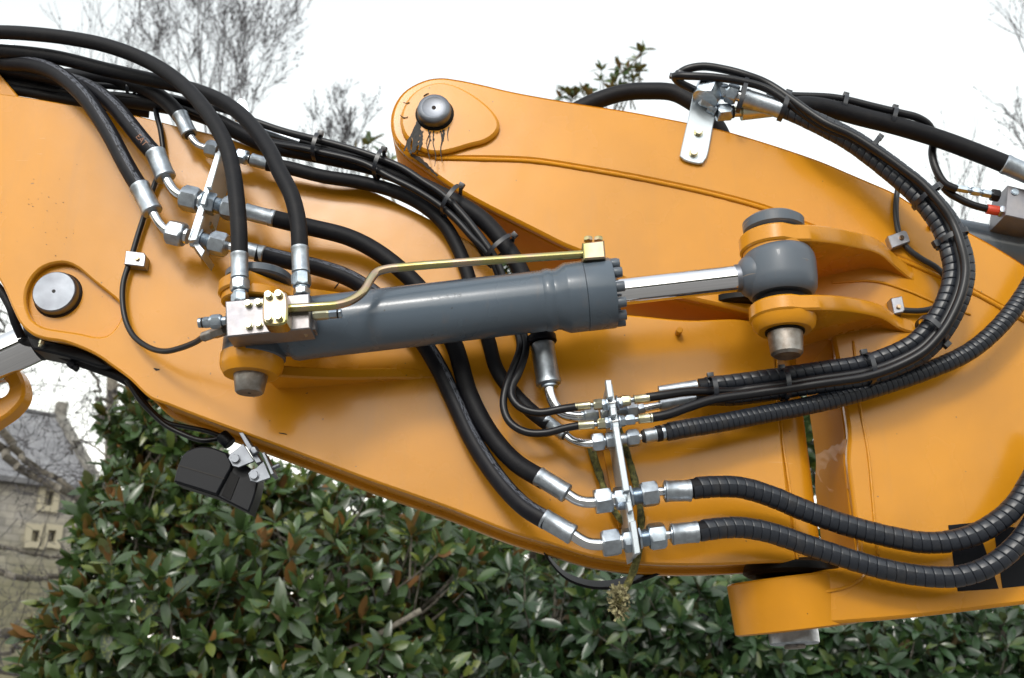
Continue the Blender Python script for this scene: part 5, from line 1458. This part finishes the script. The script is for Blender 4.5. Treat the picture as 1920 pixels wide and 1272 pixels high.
# the gnarled one by the house: main limbs as they run in the picture
gy = 13.0
base = gnd(-190, gy)
gn = thing('bare_tree', base, 'gnarled leafless tree whose crooked boughs cross in front of the stone house', 'tree', 'leafless winter trees')
LIMBS = [([(-190, 1290), (-170, 1050), (-120, 900), (-60, 800), (-30, 700)], .16, .09), ([(-120, 900), (-20, 830), (40, 880), (110, 915), (190, 960)], .07, .035), ([(-30, 700), (20, 830), (70, 880), (120, 905), (165, 950)], .06, .03), ([(-170, 1060), (-40, 1060), (40, 1085), (100, 1078), (150, 1062)], .06, .02), ([(-170, 1100), (-60, 1020), (0, 1025), (70, 1040), (150, 1048)], .045, .015),
         ([(-180, 1200), (-60, 1185), (60, 1190), (110, 1188)], .08, .03), ([(-180, 1250), (-40, 1250), (30, 1262), (80, 1250)], .06, .025), ([(210, 818), (194, 795), (185, 775), (190, 757), (215, 742), (238, 722)], .03, .022), ([(40, 1200), (15, 1225), (-20, 1240)], .03, .015),
         ([(-60, 800), (20, 700), (60, 640), (90, 560)], .05, .02), ([(190, 760), (175, 700), (160, 660), (165, 610)], .02, .01), ([(205, 815), (240, 850), (290, 930), (330, 1050)], .03, .03), ([(120, 850), (160, 830), (205, 870), (192, 905)], .014, .008), ([(-20, 640), (10, 590), (25, 560)], .02, .01)]
tm = MB(); rnd = random.Random(77); tw_ = MB(); bd = MB()
mbt = MB()
for i, (l, r0, r1) in enumerate(LIMBS):
    pa = Path([Q(x, y, gy) + Vector((0, rnd.uniform(-.2, .2), 0)) for x, y in cr(l, n=6)])
    mb = MB()
    tube(mb, pa, r0, 9, True, lambda q: (r0 + (r1 - r0) * q / pa.L) * (1 + .15 * noise.noise(Vector((q * 5, i, 0)))))
    obj('trunk' if i == 0 else 'limb', mb, bark, gn)
    for k in range(int(2 + pa.L * 1.3)):
        q, T, U, V = pa.at(pa.L * rnd.uniform(.1, 1))
        a = rnd.random() * 6.3
        grow(tw_, rnd, q, (U * math.cos(a) + V * math.sin(a)) + T * .5 + Vector((0, 0, .1)), rnd.uniform(.35, .95), .009, 2, -.05, bd, .0030, (2, 4), .5, (.4, 1.0), bs=.4)
for k in range(34):     # hanging outer twigs in the gap above the house
    x, y = rnd.uniform(20, 330), rnd.uniform(600, 800)
    grow(tw_, rnd, Q(x, y, gy + rnd.uniform(-1, 1)), Vector((rnd.gauss(0, .8), rnd.gauss(0, .4), rnd.gauss(0, .8))), rnd.uniform(.5, 1.1), .008, 2, -.1, bd, .0030, (2, 4), .7, (.4, 1.0), bs=.4)
for k in range(14):
    x, y = rnd.uniform(-40, 190), rnd.uniform(820, 1270)
    grow(tw_, rnd, Q(x, y, gy + rnd.uniform(-1, 1)), Vector((rnd.gauss(0, .8), rnd.gauss(0, .4), rnd.gauss(0, .8))), rnd.uniform(.5, 1.1), .008, 2, -.1, bd, .0030, (2, 4), .7, (.4, 1.0), bs=.4)
o = obj('twigs', tw_, twigm, gn); o['kind'] = 'stuff'
o = obj('buds', bd, twigm, gn); o['kind'] = 'stuff'

# ------------------------------------------------------------------ stone house
stone = mat('lichened_stone', (0.34, 0.30, 0.22), 0.9)
t = NT(stone)
s1 = t.ramp(t.noise(1.6, 8, 0.7).outputs[0], [(0.3, (0.13, 0.125, 0.115)), (0.5, (0.22, 0.21, 0.19)), (0.7, (0.29, 0.275, 0.25))])
sz = t.n('ShaderNodeSeparateXYZ'); t.l(t.tc.outputs['Object'], sz.inputs[0])
n2 = t.noise(.55, 6, 0.7)
gr = t.n('ShaderNodeMapRange'); t.l(t.math('ADD', sz.outputs[2], t.math('MULTIPLY', n2.outputs[0], 4.0)), gr.inputs[0])
gr.inputs[1].default_value = 10.0; gr.inputs[2].default_value = 7.6
br_ = t.n('ShaderNodeTexBrick', Scale=1.0); br_.inputs['Mortar Size'].default_value = .02; br_.inputs['Brick Width'].default_value = .55; br_.inputs['Row Height'].default_value = .24
br_.inputs['Color1'].default_value = (.9, .9, .9, 1); br_.inputs['Color2'].default_value = (1.1, 1.08, 1.0, 1); br_.inputs['Mortar'].default_value = (.7, .7, .68, 1)
t.l(t.tc.outputs['UV'], br_.inputs['Vector'])
t.col(t.mix(1.0, t.mix(t.math('MULTIPLY', gr.outputs[0], .7), s1.outputs[0], (0.12, 0.115, 0.055)), br_.outputs[0], 'MULTIPLY'))
t.bump(t.noise(3, 6).outputs[0], .6, .04)
slate = mat('lichened_stone_slate', (0.24, 0.245, 0.24), 0.85)
t = NT(slate)
s1 = t.ramp(t.noise(1.3, 8, 0.72).outputs[0], [(0.32, (0.12, 0.122, 0.13)), (0.5, (0.19, 0.192, 0.205)), (0.68, (0.26, 0.262, 0.27))])
s2 = t.ramp(t.noise(4.5, 5, .7).outputs[0], [(0.56, (0, 0, 0)), (0.64, (1, 1, 1))])
br_ = t.n('ShaderNodeTexBrick', Scale=1.0); br_.inputs['Mortar Size'].default_value = .012; br_.inputs['Brick Width'].default_value = .3; br_.inputs['Row Height'].default_value = .22
br_.inputs['Color1'].default_value = (.85, .85, .85, 1); br_.inputs['Color2'].default_value = (1.1, 1.1, 1.1, 1); br_.inputs['Mortar'].default_value = (.5, .5, .5, 1)
t.l(t.tc.outputs['UV'], br_.inputs['Vector'])
t.col(t.mix(1.0, t.mix(t.math('MULTIPLY', s2.outputs[0], .5), s1.outputs[0], (0.07, 0.07, 0.06)), br_.outputs[0], 'MULTIPLY'))
glass = mat('old_window_glass', (0.03, 0.034, 0.04), 0.12)
Ec = Q(186, 915, 36.0)
Rc = Q(112, 783, 40.5)
v = Vector((Rc.x - Ec.x, Rc.y - Ec.y, 0)); halfd = v.length
nv = v.normalized()                       # from the eaves into the house
ridge = Vector((-nv.y, nv.x, 0))          # along the ridge, to the left
if ridge.x > 0:
    ridge = -ridge
LEN = 17.0
house = thing('stone_house', Vector((Ec.x, Ec.y, 0)) + ridge * LEN / 2, 'old stone house with mottled grey slate roof behind the bare boughs', 'house')
def quadgrid(mb, a, b, c, d, nu, nv_, su, sv):
    vs, uv, fs = [], [], []
    for j in range(nv_ + 1):
        for i in range(nu + 1):
            vs.append(a.lerp(b, i / nu).lerp(d.lerp(c, i / nu), j / nv_)); uv.append((su * i / nu, sv * j / nv_))
    for j in range(nv_):
        for i in range(nu):
            q = j * (nu + 1) + i
            fs.append((q, q + 1, q + nu + 2, q + nu + 1))
    mb.add(vs, fs, True, uv)
rise = Rc.z - Ec.z
e0 = Ec; e1 = Ec + ridge * LEN; r0 = Rc; r1 = Rc + ridge * LEN
b0 = Ec + nv * (2 * halfd); b1 = b0 + ridge * LEN
sl = math.hypot(halfd, rise)
mb = MB(); th = Vector((0, 0, -.18))
quadgrid(mb, e1, e0, r0, r1, 12, 6, LEN, sl); quadgrid(mb, b0, b1, r1, r0, 12, 6, LEN, sl)
quadgrid(mb, e0 + th, e1 + th, r1 + th, r0 + th, 1, 1, 1, 1); quadgrid(mb, b1 + th, b0 + th, r0 + th, r1 + th, 1, 1, 1, 1)
for a, b in ((e0, e1), (e0, r0), (r0, b0), (b0, b1), (e1, r1), (r1, b1)):
    mb.add([a, b, b + th, a + th], [(0, 1, 2, 3)], False)
roof = obj('roof', mb, slate, house)
ins = .35
w0 = Ec + nv * ins + ridge * .3; w1 = Ec + nv * ins + ridge * (LEN - .3); v0 = b0 - nv * ins + ridge * .3; v1 = b0 - nv * ins + ridge * (LEN - .3)
top = Ec.z + rise * ins / halfd - .19
def at(v_, z):
    return Vector((v_.x, v_.y, z))
# windows on the eaves wall, found where the photograph shows them
def onwall(px, py):
    q = Ppl(px, py, w0, -nv)
    return (q - w0).dot(ridge), q.z
wins = []
for x0, y0, x1, y1 in ((80, 924, 100, 948), (56, 997, 73, 1016), (86, 997, 104, 1016)):
    ua, za = onwall(x1, y0); ub, zb = onwall(x0, y1)
    wins.append((min(ua, ub), max(ua, ub), min(za, zb), max(za, zb)))
mb = MB()
us = sorted({0, LEN - .6, *[q for w in wins for q in w[:2]]}); zs = sorted({0, top, *[q for w in wins for q in w[2:]]})
for i in range(len(us) - 1):
    for j in range(len(zs) - 1):
        uc, zc = (us[i] + us[i + 1]) / 2, (zs[j] + zs[j + 1]) / 2
        if any(w[0] < uc < w[1] and w[2] < zc < w[3] for w in wins):
            continue
        a, b = w0 + ridge * us[i], w0 + ridge * us[i + 1]
        mb.add([at(b, zs[j]), at(a, zs[j]), at(a, zs[j + 1]), at(b, zs[j + 1])], [(0, 1, 2, 3)], False, [(us[i + 1], zs[j]), (us[i], zs[j]), (us[i], zs[j + 1]), (us[i + 1], zs[j + 1])])
for a, b in ((v0, w0), (v1, v0), (w1, v1)):
    L_ = (b - a).length
    mb.add([at(a, 0), at(b, 0), at(b, top), at(a, top)], [(0, 1, 2, 3)], False, [(0, 0), (L_, 0), (L_, top), (0, top)])
for q in (w0, w1):
    o2 = at(q, top); o3 = at(q + nv * 2 * (halfd - ins), top); o4 = at(q + nv * (halfd - ins), Rc.z - .2)
    mb.add([o2, o3, o4], [(0, 1, 2)], False, [(0, 0), (8, 0), (4, 4)])
obj('wall', mb, stone, house)
pale = mat('pale_window_stone', (0.30, 0.275, 0.20), 0.85)
for (ua, ub, za, zb) in wins:
    a, b = w0 + ridge * ua, w0 + ridge * ub
    def bar(p, q, w_):
        return box_between(MB(), p, q, nv, .16, w_, .0)
    fr = MB()
    dz = .22
    for p, q in ((at(a - ridge * .1, za - dz), at(a - ridge * .1, zb + dz)), (at(b + ridge * .1, za - dz), at(b + ridge * .1, zb + dz)), (at(a, za - .1), at(b, za - .1)), (at(a, zb + .12), at(b, zb + .12))):
        box_between(fr, p - nv * .05, q - nv * .05, nv, .14, .2, 0)
    wn = obj('window', fr, pale, house)
    o_ = nv * .22
    mb = MB()
    mid = (a + b) / 2
    for p, q in ((a, mid - ridge * .03), (mid + ridge * .03, b)):
        obj('pane', MB().add([at(q + o_, za), at(p + o_, za), at(p + o_, zb), at(q + o_, zb)], [(0, 1, 2, 3)], False), glass, wn)
    obj('mullion', box_between(MB(), at(mid + o_ * .8, za), at(mid + o_ * .8, zb), nv, .1, .12, 0), pale, wn)
    mb = MB()
    for p, q, r_, s_ in ((at(a, za), at(a, zb), at(a + o_, zb), at(a + o_, za)), (at(b, zb), at(b, za), at(b + o_, za), at(b + o_, zb)), (at(a, zb), at(b, zb), at(b + o_, zb), at(a + o_, zb)), (at(b, za), at(a, za), at(a + o_, za), at(b + o_, za))):
        mb.add([p, q, r_, s_], [(0, 1, 2, 3)], False)
    obj('reveal', mb, pale, wn)
# gable coping and the stub at its peak
box = lambda a, b, w_, h_: box_between(MB(), a, b, ridge, w_, h_, .03)
obj('coping', box(e0 + Vector((0, 0, .05)), r0 + Vector((0, 0, .05)), .38, .24), stone, house)
obj('coping', box(b0 + Vector((0, 0, .05)), r0 + Vector((0, 0, .05)), .38, .24), stone, house)
obj('finial', box_between(MB(), r0 + Vector((0, 0, .0)), r0 + Vector((0, 0, .62)), ridge, .42, .42, .05), stone, house)
obj('ridge_course', box_between(MB(), r0 + Vector((0, 0, .03)), r1 + Vector((0, 0, .03)), nv, .3, .14, .02), slate, house)

# ------------------------------------------------------------------ clear film left on the arm's inner face
mb = MB(); vs, fs = [], []
nu, nv_ = 26, 30
for j in range(nv_ + 1):
    zt, zb = P(1590, 812, 0).z, P(1598, 905, 0).z
    z = zt + (zb - zt) * j / nv_
    x0 = P(1592 + 6 * (j / nv_), 812 + 93 * j / nv_, 0).x
    for i in range(nu + 1):
        dpt = .012 + .20 * i / nu
        w = math.sin(i * .9 + j * .75) * .5 + noise.noise(Vector((i * .22 + j * .25, j * .1, 2))) * 1.3
        e = min(i, nu - i, j, nv_ - j) / 4
        vs.append(Vector((x0 - .003 - .0022 * max(0, w) * min(1, e), BY + dpt, z + .02 * (i / nu - .5) + .006 * noise.noise(Vector((i * .3, 0, 0))))))
for j in range(nv_):
    for i in range(nu):
        a = j * (nu + 1) + i
        fs.append((a, a + 1, a + nu + 2, a + nu + 1))
mb.add(vs, fs)
film = mat('clear_film', (0.60, 0.26, 0.03), 0.4, 0, 0.15)
obj('plastic_film', mb, film, arm)

# ------------------------------------------------------------------ unseen wood added behind the photographer for the chrome and gloss paint to mirror
mb = MB(); rnd = random.Random(9)
for i in range(5200):
    a = R(rnd.uniform(95, 265))
    rr = rnd.uniform(17, 22)
    x, y = math.sin(a) * rr, math.cos(a) * rr
    hmax = 4.6 + 1.6 * noise.noise(Vector((a * 4, 0, 5))) + 1.2 * noise.noise(Vector((a * 14, 3, 5)))
    c = Vector((x, y, rnd.uniform(.1, 1) ** .7 * hmax))
    s_ = rnd.uniform(.35, .8)
    u = Vector((rnd.gauss(0, 1), rnd.gauss(0, 1), rnd.gauss(0, 1))).normalized() * s_
    v = u.cross(Vector((rnd.gauss(0, 1), rnd.gauss(0, 1), rnd.gauss(0, 1)))).normalized() * s_
    mb.add([c - u, c - v, c + u, c + v], [(0, 1, 2, 3)], False)
far = obj('added_woodland', mb, mat('added_foliage', (0.05, 0.06, 0.03), 0.9))
far['kind'] = 'stuff'

mb = MB()
vs = []
for i in range(41):
    a = R(100 + 160 * i / 40)
    for rr in (8.5, 13.5):
        vs.append((math.sin(a) * rr, math.cos(a) * rr, .06))
mb.add(vs, [(2 * i, 2 * i + 1, 2 * i + 3, 2 * i + 2) for i in range(40)])
dm = mat('added_reflection_gravel', (0.42, 0.40, 0.37), 0.95)
t = NT(dm); t.col(t.ramp(t.noise(3, 8, .7).outputs[0], [(0.35, (0.34, 0.32, 0.29)), (0.65, (0.48, 0.46, 0.43))]).outputs[0])
o = obj('path', mb, dm); o['kind'] = 'structure'  # unseen pale ring, added so the chrome mirrors a bright band
